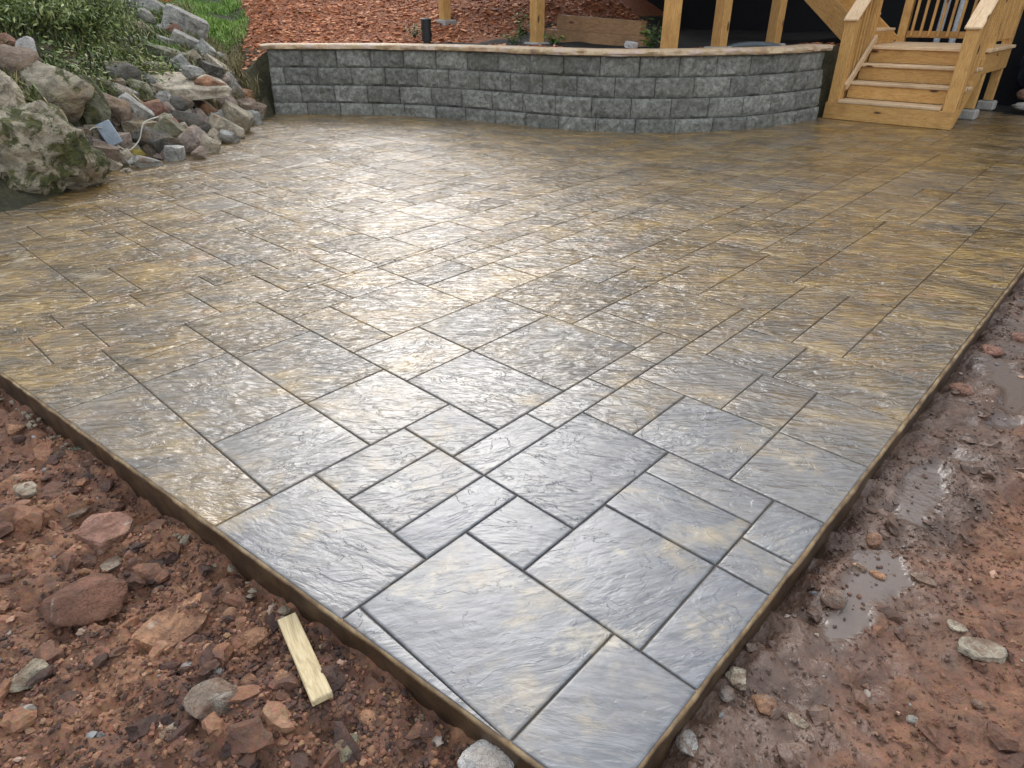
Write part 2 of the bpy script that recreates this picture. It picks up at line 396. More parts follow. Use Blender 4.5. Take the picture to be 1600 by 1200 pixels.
def hill(x, y):
    """height of the bank left of the patio and of the planted bed behind the wall, and how much of it is mulch"""
    x = np.asarray(x, float); y = np.asarray(y, float)
    db, sb = dist_poly(x, y, BANK); dw, sw = dist_poly(x, y, WALL)
    ang = np.arctan2(y+.9, 1.0-x); r = np.hypot(x-1.0, y+.9)
    ba = np.arctan2(BANK[:,1]+.9, 1.0-BANK[:,0]); br = np.hypot(BANK[:,0]-1.0, BANK[:,1]+.9)
    rb = np.maximum(r-np.interp(ang, ba, br), 0)
    w = sstep(.24, .47, ang)
    zl = np.interp(rb, [0,.25,.9,1.6,2.6,4.2,9,20], [-.02,.1,.55,.82,1.04,1.3,1.8,2.6])
    zr = np.interp(rb, [0,.3,.9,2.0,4.0,6.5,12,20], [-.02,.06,.22,.5,.98,1.2,1.5,2.0])
    zb = zl*(1-w)+zr*w
    left = sstep(-6.4, -8.2, x)
    zm = .80 + .02*np.clip(dw-.6, 0, 6) + left*.16*np.clip(dw-.55, 0, 4)
    e = (x+7.98)*.516+(y-3.96)*.857 + .13*np.maximum(0, -(x+11.2))
    g = -(x+7.98)*.857+(y-3.96)*.516
    m = sstep(-.75, .12, e)*np.maximum(sstep(-.35, .05, g), (dw < db)*1.0)
    z = zb*(1-m)+zm*m
    z = z + .035*fbm(x*1.7, y*1.7, 0, 5, 4)
    return z, m

# ============================================================ the setting: ground and hillside
def grid_mesh(xs, ys):
    X, Y = np.meshgrid(xs, ys); nx, ny = len(xs), len(ys)
    i = np.arange(ny-1)[:, None]*nx+np.arange(nx-1)[None, :]
    f = np.stack([i, i+1, i+nx+1, i+nx], -1).reshape(-1, 4)
    return X, Y, f
def spans(*segs):
    out = []
    for a, b, st in segs: out.append(np.arange(a, b, st))
    return np.concatenate(out+[np.array([segs[-1][1]])])
PUD = [(.87, 1.30, .06, .34), (.97, 2.05, .10, .28), (.90, 2.75, .10, .5), (1.25, 3.3, .2, .4), (.87, .62, .06, .2)]
def puddle(x, y):
    m = np.zeros(np.shape(x)); w = .75*fbm(x*7, y*7, 0, 61, 4)
    for px, py, rx, ry in PUD: m = np.maximum(m, sstep(1.15, .75, np.hypot((x-px)/rx, (y-py)/ry)+w))
    return m
def ground_z(x, y):
    right = sstep(.55, .85, x)
    base = -.105 + .040*right
    z = base + .030*fbm(x*1.8, y*1.8, 0, 11, 3)
    rough = 1.15 - .35*right*sstep(1.5, .9, x)
    b = np.abs(fbm(x*7, y*7, 0, 21, 4, .55)); z = z + rough*(.040*(.45-b))
    z = z + rough*.012*fbm(x*26, y*26, 0, 31, 3, .6)
    z = z + .034*np.clip(fbm(x*4.2, y*4.2, 0, 71, 3, .5)-.15, 0, 1)*(1-.4*right)
    z = z + .010*right*np.abs(fbm(x*11, y*11, 0, 41, 3))
    far = sstep(6, 14, np.hypot(x, y)); z = z*(1-far) + far*(-.1)
    near = dist_poly(x, y, np.array([(-3.75,-.82),(.715,-.335),(.752,3.6),(.79,10.6)]))[0]
    pm_ = puddle(x, y); z = z*(1-pm_) + (-.068)*pm_
    zmax = -.045 - .02*(1-right)
    z = np.where(near < .25, np.minimum(z, zmax), z)
    return z
xs = spans((-90, -12, 6), (-12, -4, .5), (-4, -2.5, .06), (-2.5, 2.4, .0135), (2.4, 4.5, .06), (4.5, 12, .5), (12, 90, 6))
ys = spans((-90, -12, 6), (-12, -2, .5), (-2, -1.35, .05), (-1.35, 1.1, .0135), (1.1, 5.2, .03), (5.2, 14, .3), (14, 90, 6))
X, Y, F = grid_mesh(xs, ys)
Z = ground_z(X, Y)
ins = inside(X, Y, SLAB) & (dist_poly(X, Y, np.array([(-3.75,-.82),(.715,-.335),(.752,3.6),(.79,10.6)]))[0] > .05)
Z = np.where(ins | ((X < -3.3) & (Y > -.9)), -.45, Z)
Z = np.where((X < -3.3) & (Y <= -.9), np.minimum(Z, -.12), Z)
V = np.stack([X, Y, Z], -1).reshape(-1, 3)
tag(meshobj('ground', V, F, M_SOIL, smooth=True, attrs={'rnd': np.full(len(V), .45), 'wet': puddle(X, Y).ravel()}), kind='structure')

xs = spans((-70, -16, 3), (-16, -2.0, .11), (-2.0, 14, 1.0)); ys = spans((-30, -4, 2), (-4, 12, .11), (12, 60, 3))
X, Y, F = grid_mesh(xs, ys)
Z, MU = hill(X, Y)
dwall = dist_poly(X, Y, WALL)[0]
out = inside(X, Y, SLAB) & (dist_poly(X, Y, BANK)[0] > .12)
out |= (dwall < .17) | (X > -2.25) | ((X > -3.3) & (Y < 4))
Z = np.where(out, np.where(X > -2.25, -.5, -.4), Z)
MU = np.where(out | (X > -2.9) | ((Z < .74) & (X < -7.7)), 0, MU)
MU = np.where((X > -6.9+.25*np.sin(Y*2)) & (Y > 5.7) & (dwall > .95+.25*vnoise(X*2, Y*2)), -1.0, MU)  # below zero marks the bed whose colour carries the deck's shade
Z = np.where((X > -2.25) & (Y > 11.0), -.03, Z)
Z = np.where((Y > 12.5) & (X > -2.3), -.3, Z)
V = np.stack([X, Y, Z], -1).reshape(-1, 3)
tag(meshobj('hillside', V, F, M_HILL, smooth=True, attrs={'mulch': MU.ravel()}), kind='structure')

# ============================================================ the stamped patio
patio = empty('patio', (0, 0, 0)); tag(patio, 'wet glossy stamped concrete patio with slate stone pattern', kind='structure')
# slab body: rounded rim, slightly uneven vertical edge
ring = []
SL = [Vector(p) for p in SLAB]
for i in range(len(SL)):
    a, b = SL[i], SL[(i+1) % len(SL)]; L = (b-a).length; vis = i in (0, 1, len(SL)-1)
    n_ = max(1, int(L/(.03 if vis else .4)))
    for j in range(n_): ring.append((a+(b-a)*j/n_, vis))
cen = sum((p for p, _ in ring), Vector((0, 0)))/len(ring)
prof = [(-.0045, .012), (-.005, .006), (-.008, .0015), (-.013, 0.0), (-.024, 0.0), (-.16, .003)]   # (z, inset)
rv, rf = [], []
N = len(ring)
nrm2 = []
for i in range(N):
    t = (ring[(i+1) % N][0]-ring[i-1][0]).normalized(); nrm2.append(Vector((t.y, -t.x)))
for k, (z, inset) in enumerate(prof):
    for i, (p, vis) in enumerate(ring):
        j = float(fbm(p.x*16+p.y*3, p.y*16, z*4, 3, 3))*(.0028 if k else .002) if vis else 0
        q = p - nrm2[i]*(inset+j)
        rv.append((q.x, q.y, z + (float(vnoise(p.x*20, p.y*20, 2.0, 9))*.0012 if k < 3 else 0)))
for k in range(len(prof)-1):
    for i in range(N):
        rf.append((k*N+i, k*N+(i+1) % N, (k+1)*N+(i+1) % N, (k+1)*N+i))
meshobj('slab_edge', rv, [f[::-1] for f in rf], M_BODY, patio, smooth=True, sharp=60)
inner = [rv[i] for i in range(N)]
bm = bmesh.new(); vs = [bm.verts.new((x, y, -.0062)) for x, y, z in inner]; fc = bm.faces.new(vs)
bmesh.ops.triangulate(bm, faces=[fc]); bmesh.ops.recalc_face_normals(bm, faces=bm.faces[:])
me = bpy.data.meshes.new('joint_bed'); bm.to_mesh(me); bm.free(); me.materials.append(M_JOINT)
jb = bpy.data.objects.new('joint_bed', me); link(jb, patio)

# --- the stone pattern: the near stones as measured, the rest filled in on the same module
G = .0709
NEAR = [(0,7,-5,0),(7,12,-8,0),(-7.5,0,-9,-2),(-21.5,-7.5,-9,-4),(-5,-2,-2,3),(-7.5,-5,-2,3),(-2,0,-2,3),(0,3,0,3),(3,8,0,5),(8,12,0,5),(0,7,-9,-5),
 (3,8,5,8),(3,8,8,10),(8,12,5,7),(8,12,7,10),(-2,3,3,10),(-4,-2,3,8),(-4,-2,8,13),(-2,1,10,15),(1,6,10,15),(6,12,10,15),(3,6,15,20),(6,12,15,20),
 (-13,-7.5,1,6),(-7.5,-4,3,6),(-7.5,-4,1,3) if False else (-13,-7.5,-4,1),(-11,-4,6,11),(-21.5,-13,-4,1),(-20.5,-13,1,6)]
NEAR = [r for r in NEAR if r]
HS = .5*G                                    # half-module cells
i0, i1, j0, j1 = int(-9.2/HS), int(1.2/HS), int(-1.2/HS), int(11.2/HS)
occ = np.zeros((i1-i0, j1-j0), bool)
tiles = []
occ[int(.745/HS)-i0:, :] = True
def put(a, b, c, d):
    tiles.append((a*HS, b*HS, c*HS, d*HS)); occ[a-i0:b-i0, c-j0:d-j0] = True
for (a, b, c, d) in NEAR: put(int(round(2*a)), int(round(2*b)), int(round(2*c)), int(round(2*d)))
SIZES = [(10, 14), (14, 10), (10, 14), (14, 10), (10, 10), (6, 10), (10, 6), (14, 14), (14, 14), (20, 10), (10, 10), (14, 6)]
rr = random.Random(21)
# keep whole-slab rows short: grow rectangles from the lowest free cell
for j in range(j1-j0):
    for i in range(i1-i0-1, -1, -1):
        if occ[i, j]: continue
        # free width to the left, height upward
        wmax = 0
        while i-wmax >= 0 and not occ[i-wmax, j] and wmax < 20: wmax += 1
        cand = [s for s in SIZES if s[0] <= wmax and (wmax-s[0] == 0 or wmax-s[0] >= 6)]
        rr.shuffle(cand)
        w_, h_ = (cand[0] if cand else (min(wmax, 8), 10))
        h2 = 0
        if w_ < 5: h_ = min(h_, 8)
        while h2 < h_ and j+h2 < j1-j0 and not occ[i-w_+1:i+1, j+h2].any(): h2 += 1
        a, b = i-w_+1+i0, i+1+i0
        tiles.append((a*HS, b*HS, (j+j0)*HS, (j+h2+j0)*HS)); occ[i-w_+1:i+1, j:j+h2] = True
def clip_half(poly, p, n):                   # keep the side where (q-p).n <= 0
    out = []
    for k in range(len(poly)):
        a, b = poly[k], poly[(k+1) % len(poly)]; da, db = (a-p).dot(n), (b-p).dot(n)
        if da <= 0: out.append(a)
        if (da < 0 < db) or (db < 0 < da): out.append(a+(b-a)*(da/(da-db)))
    return out
fe0, fe1 = Vector((-3.75, -.82)), Vector((.715, -.335)); fn = Vector(((fe1-fe0).y, -(fe1-fe0).x)).normalized()
re0, re1 = Vector((.715, -.335)), Vector((.79, 10.6)); rn = Vector(((re1-re0).y, -(re1-re0).x)).normalized()
def inset(poly, d):
    out = []; n_ = len(poly)
    for k in range(n_):
        a, b, c = poly[k-1], poly[k], poly[(k+1) % n_]
        n1 = Vector(((b-a).y, -(b-a).x)).normalized(); n2 = Vector(((c-b).y, -(c-b).x)).normalized()
        s = n1+n2; q = s.dot(n1)
        out.append(b - s*(d/max(q, .3)))
    return out
def stone(poly, r):
    """profile of one stone: worn round shoulder down to the joint"""
    levels = [(.0, -.0062), (.0008, -.0022), (.0028, -.0005), (.007, .0)]
    vs, fs = [], []; n_ = len(poly)
    for d, z in levels:
        pp = inset(poly, d)
        vs += [(q.x, q.y, z) for q in pp]
    for k in range(len(levels)-1):
        for i in range(n_): fs.append((k*n_+i, k*n_+(i+1) % n_, (k+1)*n_+(i+1) % n_, (k+1)*n_+i))
    b0 = (len(levels)-1)*n_; fs.append(tuple(b0+i for i in range(n_)))
    return vs, fs
stones = []
camxy = Vector((1.02, -.907))
for (a, b, c, d) in tiles:
    if b-a < .03 or d-c < .03: continue
    poly = [Vector((a, c)), Vector((b, c)), Vector((b, d)), Vector((a, d))]
    poly = clip_half(poly, fe0-fn*.006, fn); 
    if len(poly) >= 3: poly = clip_half(poly, re0-rn*.005, rn)
    if len(poly) < 3: continue
    # drop slivers and stones that lie wholly under the wall or the bank
    ctr = sum(poly, Vector((0, 0)))/len(poly)
    px = np.array([q.x for q in poly]+[ctr.x]); py = np.array([q.y for q in poly]+[ctr.y])
    if not inside(px, py, SLAB).any(): continue
    area = abs(sum(poly[k].x*poly[(k+1) % len(poly)].y-poly[(k+1) % len(poly)].x*poly[k].y for k in range(len(poly))))/2
    if area < .0012: continue
    # merge near-duplicate corners
    pl = []
    for q in poly:
        if not pl or (q-pl[-1]).length > .004: pl.append(q)
    if (pl[0]-pl[-1]).length < .004: pl.pop()
    if len(pl) < 3: continue
    pl = inset(pl, .0021)
    dist = (ctr-camxy).length
    # size on the picture: area foreshortened by height over distance
    stones.append((area*1.25/(dist**2+1.5)**1.5, pl, ctr))
stones.sort(key=lambda s: -s[0])
def seen(ctr):
    d = Vector((ctr.x, ctr.y, 0))-_m.translation; c_ = _m.to_3x3().transposed() @ d
    return c_.z < 0 and abs(c_.x/c_.z) < .80 and abs(c_.y/c_.z) < .62
near_st = [s for s in stones if seen(s[2])]
keep = near_st[:296]; keepid = {id(s) for s in keep}
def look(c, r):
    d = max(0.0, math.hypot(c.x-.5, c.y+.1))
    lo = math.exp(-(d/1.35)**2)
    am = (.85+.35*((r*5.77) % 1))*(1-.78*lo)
    gy = min(1, 1.0*math.exp(-(d/1.55)**2) + .18*((r*11.3) % 1)**2)  # grey strongest at the near corner, sky reflection put into the colour
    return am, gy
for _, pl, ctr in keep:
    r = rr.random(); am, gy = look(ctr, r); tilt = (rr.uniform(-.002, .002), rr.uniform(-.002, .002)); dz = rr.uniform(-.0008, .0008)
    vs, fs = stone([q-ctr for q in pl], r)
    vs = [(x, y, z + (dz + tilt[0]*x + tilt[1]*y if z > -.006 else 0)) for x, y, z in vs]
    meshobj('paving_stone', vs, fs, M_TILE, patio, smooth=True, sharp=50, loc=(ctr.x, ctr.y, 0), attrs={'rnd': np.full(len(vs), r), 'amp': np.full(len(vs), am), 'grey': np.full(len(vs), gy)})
av, af, ar, aa, ag = [], [], [], [], []
for s in stones:
    if id(s) in keepid: continue
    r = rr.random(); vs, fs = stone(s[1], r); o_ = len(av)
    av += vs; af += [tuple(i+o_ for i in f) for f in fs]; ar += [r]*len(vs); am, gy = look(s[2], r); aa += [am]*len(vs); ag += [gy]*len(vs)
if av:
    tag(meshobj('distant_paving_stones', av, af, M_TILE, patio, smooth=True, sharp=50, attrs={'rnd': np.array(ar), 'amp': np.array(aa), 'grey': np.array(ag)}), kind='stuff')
print('stones', len(stones), 'parts', len(keep))

# ============================================================ retaining wall
wall = empty('retaining_wall', tuple(WALL[7])+(0,)); tag(wall, 'curved grey split-face block retaining wall with tan stone cap', 'wall')
wl = Vector(wall.location)
def wall_pt(s, off):
    """point on the smoothed wall face at arc length s, set back by off; and direction"""
    x = np.interp(s, WS, WP[:, 0]); y = np.interp(s, WS, WP[:, 1])
    e = .05; dx = np.interp(s+e, WS, WP[:, 0])-np.interp(s-e, WS, WP[:, 0]); dy = np.interp(s+e, WS, WP[:, 1])-np.interp(s-e, WS, WP[:, 1])
    l = math.hypot(dx, dy) or 1; dx /= l; dy /= l
    return Vector((x - dy*off, y + dx*off)), Vector((dx, dy))
# smooth the measured line (Chaikin)
WP = WALL.copy()
for _ in range(3):
    q = [WP[0]]
    for a, b in zip(WP[:-1], WP[1:]): q += [.75*a+.25*b, .25*a+.75*b]
    q.append(WP[-1]); WP = np.array(q)
WS = np.r_[0, np.cumsum(np.hypot(*(WP[1:]-WP[:-1]).T))]
WL = WS[-1]
BL, BH, BD = .462, .217, .26
def block_mesh(L, H, seed):
    nx, nz = max(4, int(L/.03)), 8
    xs_ = np.linspace(-L/2, L/2, nx+1); zs_ = np.linspace(0, H, nz+1)
    Xb, Zb = np.meshgrid(xs_, zs_)
    edge = np.minimum(np.minimum(Xb+L/2, L/2-Xb)/.02, np.minimum(Zb, H-Zb)/.022).clip(0, 1)
    d = .026*edge + edge*(.020*fbm(Xb*11, Zb*11, 0, seed, 4, .6))
    vs = [(x, -dd, z) for x, dd, z in zip(Xb.ravel(), d.ravel(), Zb.ravel())]; w_ = nx+1
    fs = [(r*w_+c, r*w_+c+1, (r+1)*w_+c+1, (r+1)*w_+c) for r in range(nz) for c in range(nx)]
    o_ = len(vs)
    t = .86                                   # blocks taper to the back
    vs += [(-L/2, 0, 0), (L/2, 0, 0), (L/2, 0, H), (-L/2, 0, H), (-L/2*t, BD, 0), (L/2*t, BD, 0), (L/2*t, BD, H), (-L/2*t, BD, H)]
    fs += [(o_+3, o_+2, o_+6, o_+7), (o_, o_+4, o_+5, o_+1), (o_, o_+3, o_+7, o_+4), (o_+1, o_+5, o_+6, o_+2), (o_+4, o_+7, o_+6, o_+5)]
    me = bpy.data.meshes.new('block'); me.from_pydata(vs, [], fs); me.materials.append(M_BLOCK)
    me.polygons.foreach_set('use_smooth', np.ones(len(me.polygons), bool)); me.set_sharp_from_angle(angle=R(50)); me.update()
    return me
BM = {}
def get_block(L, H):
    key = (round(L, 2), rr.randrange(7)) if abs(L-BL) > .001 else ('full', rr.randrange(14))
    if key not in BM: BM[key] = block_mesh(L, H, 100+len(BM))
    return BM[key]
ztop0 = .145
for crs in range(4):
    z0 = ztop0-BH + crs*BH
    s = 0.0; first = True
    off = .026*crs
    while s < WL-.08:
        L = BL
        if first and crs % 2 == 0 and crs > 0: L = BL*.42
        if first and crs == 1: L = BL*.86
        if s+L > WL-.10: L = WL-s
        p, dr = wall_pt(s+L/2, off); p0, _ = wall_pt(s, off); p1, _ = wall_pt(s+L, off)
        Lc = (p1-p0).length-.007
        o = bpy.data.objects.new('block', get_block(L, BH)); link(o, wall)
        m = Matrix.Translation(((p0+p1)/2).to_3d()+Vector((0, 0, z0))-wl) @ Matrix.Rotation(math.atan2((p1-p0).y, (p1-p0).x)+rr.uniform(-.008, .008), 4, 'Z') @ Matrix.Diagonal((Lc/L, 1, (BH-.004)/BH, 1))
        o.matrix_basis = m
        s += L; first = False
zc = ztop0+3*BH
# cap: cast stone cap in long lengths, rough front edge
seg = []
ns = 240
cv, cf = [], []
PRO = [(.20, .0), (-.045, .0), (-.060, .010), (-.064, .027), (-.058, .050), (-.040, .060), (.0, .064), (.28, .062), (.28, .0)]
for i in range(ns+1):
    s = -.06 + (WL+.10)*i/ns
    p, dr = wall_pt(min(max(s, 0.0), WL), 0.0)
    ex = min(s, 0) + max(s-WL, 0); p = p+dr*ex
    nn = Vector((-dr.y, dr.x))
    for k, (o_, z) in enumerate(PRO):
        j = float(fbm(s*5, z*18, k*.9, 77, 4, .6))*.014 if 1 <= k <= 5 else 0
        q = p+nn*(o_+.06+j); cv.append((q.x-wl.x, q.y-wl.y, zc+z+(j*.35 if k > 3 else 0)+ (float(fbm(s*1.3, 0, 0, 5, 2))*.004)))
K_ = len(PRO)
for i in range(ns):
    for k in range(K_): cf.append((i*K_+k, i*K_+(k+1) % K_, (i+1)*K_+(k+1) % K_, (i+1)*K_+k))
cf += [tuple(range(K_)), tuple(ns*K_+k for k in range(K_))[::-1]]
meshobj('cap', cv, [f[::-1] for f in cf], M_CAP, wall, smooth=True, sharp=45)

# ============================================================ deck stairs
st = empty('deck_stairs', (-1.5, 8.62, 0)); tag(st, 'new yellow pine stairs with landing, railings and newel posts', 'stairs')
XL, XR = -2.105, -.93
TZ = [.235, .432, .628, .825]; TY = [8.60, 8.87, 9.14, 9.41]
# bottom skirt board in front of both newels
beam('riser_board', (-2.25, 8.625, .10), (-.765, 8.625, .10), .038, .196, M_WOOD, st)
beam('tread', (XL, 8.60+.14, TZ[0]-.019), (XR+.005, 8.60+.14, TZ[0]-.019), .285, .038, M_TREAD, st, bev=.008)
for k in (1, 2):
    beam('riser_board', (XL, TY[k]+.045, (TZ[k-1]+TZ[k]-.038)/2), (XR+.12, TY[k]+.045, (TZ[k-1]+TZ[k]-.038)/2), .03, TZ[k]-TZ[k-1]-.040, M_WOOD, st)
    beam('tread', (XL, TY[k]+.14, TZ[k]-.019), (-.765, TY[k]+.14, TZ[k]-.019), .285, .038, M_TREAD, st, bev=.008)
beam('riser_board', (XL, TY[3]+.045, (TZ[2]+TZ[3]-.04)/2), (XR+.12, TY[3]+.045, (TZ[2]+TZ[3]-.04)/2), .03, TZ[3]-TZ[2]-.040, M_WOOD, st)
# landing boards
yb = TY[3]
for k in range(11):
    beam('landing_board', (-2.26, yb+.069+k*.145, TZ[3]-.019), (-.745, yb+.069+k*.145, TZ[3]-.019), .139, .038, M_TREAD, st, bev=.005)
YB = 11.0
beam('rim_joist', (-.80, 9.47, .66), (-.80, YB, .66), .038, .235, M_WOOD, st)
beam('rim_joist', (-2.24, YB, .66), (-.83, YB, .66), .038, .235, M_WOOD, st)
beam('rim_joist', (-2.22, 9.47, .66), (-2.22, YB-.03, .66), .038, .235, M_WOOD, st)
# cut stringers
def stringer(x):
    pts = [(8.66, .0), (8.66, .195), (8.66+.0, .195)]
    prof = [(8.655, .002), (8.655, .196), (8.9, .196), (8.9, .392), (9.17, .392), (9.17, .588), (9.44, .588), (9.44, .775), (9.50, .775), (9.50, .50), (8.83, .002)]
    vs = [(x-.019+1.5, y-8.62, z) for y, z in prof]+[(x+.019+1.5, y-8.62, z) for y, z in prof]; n_ = len(prof)
    fs = [tuple(range(n_)), tuple(n_+i for i in range(n_))[::-1]]+[(i, n_+i, n_+(i+1) % n_, (i+1) % n_) for i in range(n_)]
    bm = bmesh.new(); bv = [bm.verts.new(v) for v in vs]
    for f in fs: bm.faces.new([bv[i] for i in f])
    bmesh.ops.recalc_face_normals(bm, faces=bm.faces[:]); me = bpy.data.meshes.new('stringer'); bm.to_mesh(me); bm.free(); me.materials.append(M_WOOD)
    link(bpy.data.objects.new('stringer', me), st)
stringer(-.80); stringer(-2.12-.02)
# newel posts and landing posts
UPY = (0, 1, 0)
def post(name, x, y, z0, z1, s=.14):
    return beam(name, (x, y, z0), (x, y, z1), s, s, M_WOOD, st, up=UPY, bev=.006)
post('newel_post', -2.175, 8.72, .0, 1.14)
post('newel_post', -.845, 8.72, .0, 1.06)
for (x, y, z0, z1) in ((-.84, 9.76, .13, 2.1), (-.86, YB-.02, .13, 2.3), (-2.19, YB-.02, .0, 2.3), (-2.185, 9.50, .0, 1.95)):
    post('landing_post', x, y, z0, z1, .11)
for (x, y) in ((-.84, 9.76), (-.86, YB-.02)):
    beam('footing', (x-.11, y, .062), (x+.11, y, .062), .22, .124, M_CONC, st, bev=.02)
# sloping handrails: wide flat cap, rails and balusters
SL_ = .196/.27
def rail(x, z0, y0, y1, capw):
    def zz(y, base): return base+(y-y0)*SL_
    n_ = Vector((0, -SL_, 1)).normalized()
    beam('handrail_cap', (x, y0-.06, zz(y0-.06, z0)), (x, y1, zz(y1, z0)), capw, .034, M_TREAD, st, up=n_, bev=.01)
    beam('handrail', (x, y0+.02, zz(y0+.02, z0)-.075), (x, y1, zz(y1, z0)-.075), .036, .085, M_WOOD, st, up=n_)
    return zz
zl = rail(-2.17, 1.165, 8.68, 9.52, .175)
zr = rail(-.845, 1.095, 8.68, 9.75, .175)
for k in range(6):
    y = 8.86+.115*k
    beam('baluster', (-2.135, y, .30+(y-8.72)*SL_+.03), (-2.135, y, zl(y, 1.165)-.10), .036, .036, M_WOOD, st, up=UPY)
for k in range(8):
    y = 8.86+.115*k
    beam('baluster', (-.80, y, .28+(y-8.72)*SL_), (-.80, y, zr(y, 1.095)-.10), .036, .036, M_WOOD, st, up=UPY)
nsl = Vector((0, -SL_, 1)).normalized()
beam('bottom_rail', (-2.09, 8.74, .37), (-2.09, 9.50, .37+.76*SL_), .036, .085, M_TREAD, st, up=nsl)
# back railing of the landing
beam('bottom_rail', (-2.13, YB-.02, .925), (-.92, YB-.02, .925), .036, .085, M_WOOD, st)
beam('top_rail', (-2.13, YB-.02, 1.80), (-.92, YB-.02, 1.80), .036, .085, M_WOOD, st)
for k in range(10):
    x = -2.06+k*.117
    beam('baluster', (x, YB-.055, .90), (x, YB-.055, 1.85), .034, .034, M_WOOD, st, up=UPY)
# side railing of the landing, right
beam('bottom_rail', (-.86, 9.83, .925), (-.86, YB-.09, .925), .036, .085, M_WOOD, st)
for k in range(9):
    y = 9.92+k*.115
    beam('baluster', (-.815, y, .90), (-.815, y, 1.85), .034, .034, M_WOOD, st, up=UPY)
# second flight climbing to the left
S2 = .79; x0 = -2.25
def up2(x, z): return z+(x0-x)*S2
for y in (9.46, 10.55):
    d = Vector((-1, 0, S2)).normalized(); n_ = Vector((S2, 0, 1)).normalized()
    a = Vector((x0+.05, y, .795)); b = a+d*2.9
    beam('upper_stringer', a, b, .038, .27, M_WOOD, st, up=n_)
for k in range(9):
    zt = TZ[3]+.19*(k+1); xt = -2.17-.241*k
    beam('riser_board', (xt-.02, 9.49, zt-.115), (xt-.02, 10.53, zt-.115), .025, .150, M_WOOD, st)
    beam('tread', (xt-.145, 9.485, zt-.019), (xt-.145, 10.535, zt-.019), .285, .038, M_TREAD, st, bev=.008)

# ============================================================ deck over the bed, added unseen house behind
dk = empty('deck', (-3.5, 6.8, .8)); tag(dk, 'raised timber deck on yellow pine posts over the dark bed', 'deck')
def zg(x, y): return float(hill(np.array([x]), np.array([y]))[0][0])
for (x, y, s) in ((-7.75, 6.98, .14), (-5.72, 6.85, .15), (-3.57, 6.78, .15), (-3.26, 7.42, .14), (-3.16, 8.75, .14)):
    z = zg(x, y)
    beam('post', (x, y, z-.02), (x, y, 2.5), s, s, M_WOOD, dk, up=(.2, 1, 0), bev=.006)
    beam('footing', (x-.14, y, z-.01), (x+.14, y, z-.01), .28, .10, M_CONC, dk, bev=.02)
beam('girder', (-8.3, 6.85, 2.62), (-3.1, 6.85, 2.62), .09, .235, M_WOOD, dk)
beam('girder', (-3.2, 6.9, 2.62), (-3.2, 9.35, 2.62), .09, .235, M_WOOD, dk)
def platform(xa, xb, ya, yb):
    n_ = int((yb-ya)/.14)
    for k in range(n_): beam('deck_board', (xa, ya+.07+k*.14, 2.86), (xb, ya+.07+k*.14, 2.86), .137, .038, M_SHADEWOOD, dk, bev=0)
    beam('rim_joist', (xa, ya, 2.72), (xb, ya, 2.72), .04, .23, M_WOOD, dk)
platform(-8.4, -3.0, 6.6, 9.3)
platform(-8.4, -4.6, 9.3, 12.55)
platform(-4.6, 4.5, 11.3, 12.55)  # walkway out of view, added overhead to darken behind the landing
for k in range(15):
    x = -8.3+k*.37; beam('joist', (x, 6.65, 2.72), (x, 9.28, 2.72), .04, .22, M_SHADEWOOD, dk, bev=0)

house = empty('house', (-5, 12.6, 0)); tag(house, 'dark house behind the deck, added unseen for reflections, lower wall coloured black as shade', 'house')  # upper house out of view, added for dark reflections in the slab
def hbox(name, a, b, mat, parent=house):
    a = Vector(a); b = Vector(b); c = (a+b)/2; d = b-a
    return beam(name, (a.x, c.y, c.z), (b.x, c.y, c.z), d.y, d.z, mat, parent, bev=0)
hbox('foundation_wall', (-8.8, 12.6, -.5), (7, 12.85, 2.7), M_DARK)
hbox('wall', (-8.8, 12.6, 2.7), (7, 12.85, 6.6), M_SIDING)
for k in range(4):
    w_ = hbox('window', (-8.2+k*4.0, 12.57, 3.6), (-6.9+k*4.0, 12.62, 5.0), M_WHITE)
ro = hbox('roof', (-9.4, 11.9, 6.6), (7.6, 13.2, 6.75), M_SIDING)
vs = [(-9.4, 11.9, 6.75), (7.6, 11.9, 6.75), (7.6, 16.5, 9.6), (-9.4, 16.5, 9.6), (7.6, 21, 6.75), (-9.4, 21, 6.75)]
meshobj('roof', [(x+5, y-12.6, z) for x, y, z in vs], [(0, 1, 2, 3), (3, 2, 4, 5), (0, 3, 5), (1, 4, 2)], M_SIDING, house)
hbox('side_wall', (-8.8, 12.9, -.5), (-8.55, 20.8, 6.6), M_SIDING)
hbox('side_wall', (6.75, 12.9, -.5), (7, 20.8, 6.6), M_SIDING)
# landscape timbers under the deck, before the shade-coloured ground and wall
for k, (xa, xb, y, z, h) in enumerate(((-5.98, -4.27, 7.4, .90, .20), (-5.93, -4.48, 7.60, 1.085, .19))):
    o = beam('landscape_timber', (xa, y, z), (xb, y, z-.07), .14, h, M_SHADEWOOD, bev=.008)
    tag(o, ('long brown timber lying behind the wall cap under the deck', 'upper brown timber set back behind the lower one under the deck')[k], 'timber', 'timbers under the deck')
# white downspouts seen through the landing railing
for k, x in enumerate((-2.02, -1.80)):
    pp = bpy.data.objects
    o = beam('downspout', (x, 12.3, .0), (x, 12.3, 2.6), .085, .085, M_WHITE, up=UPY, bev=.02)
    tag(o, ('left white pipe behind the landing railing', 'right white pipe behind the landing railing')[k], 'pipe', 'white pipes behind the landing')

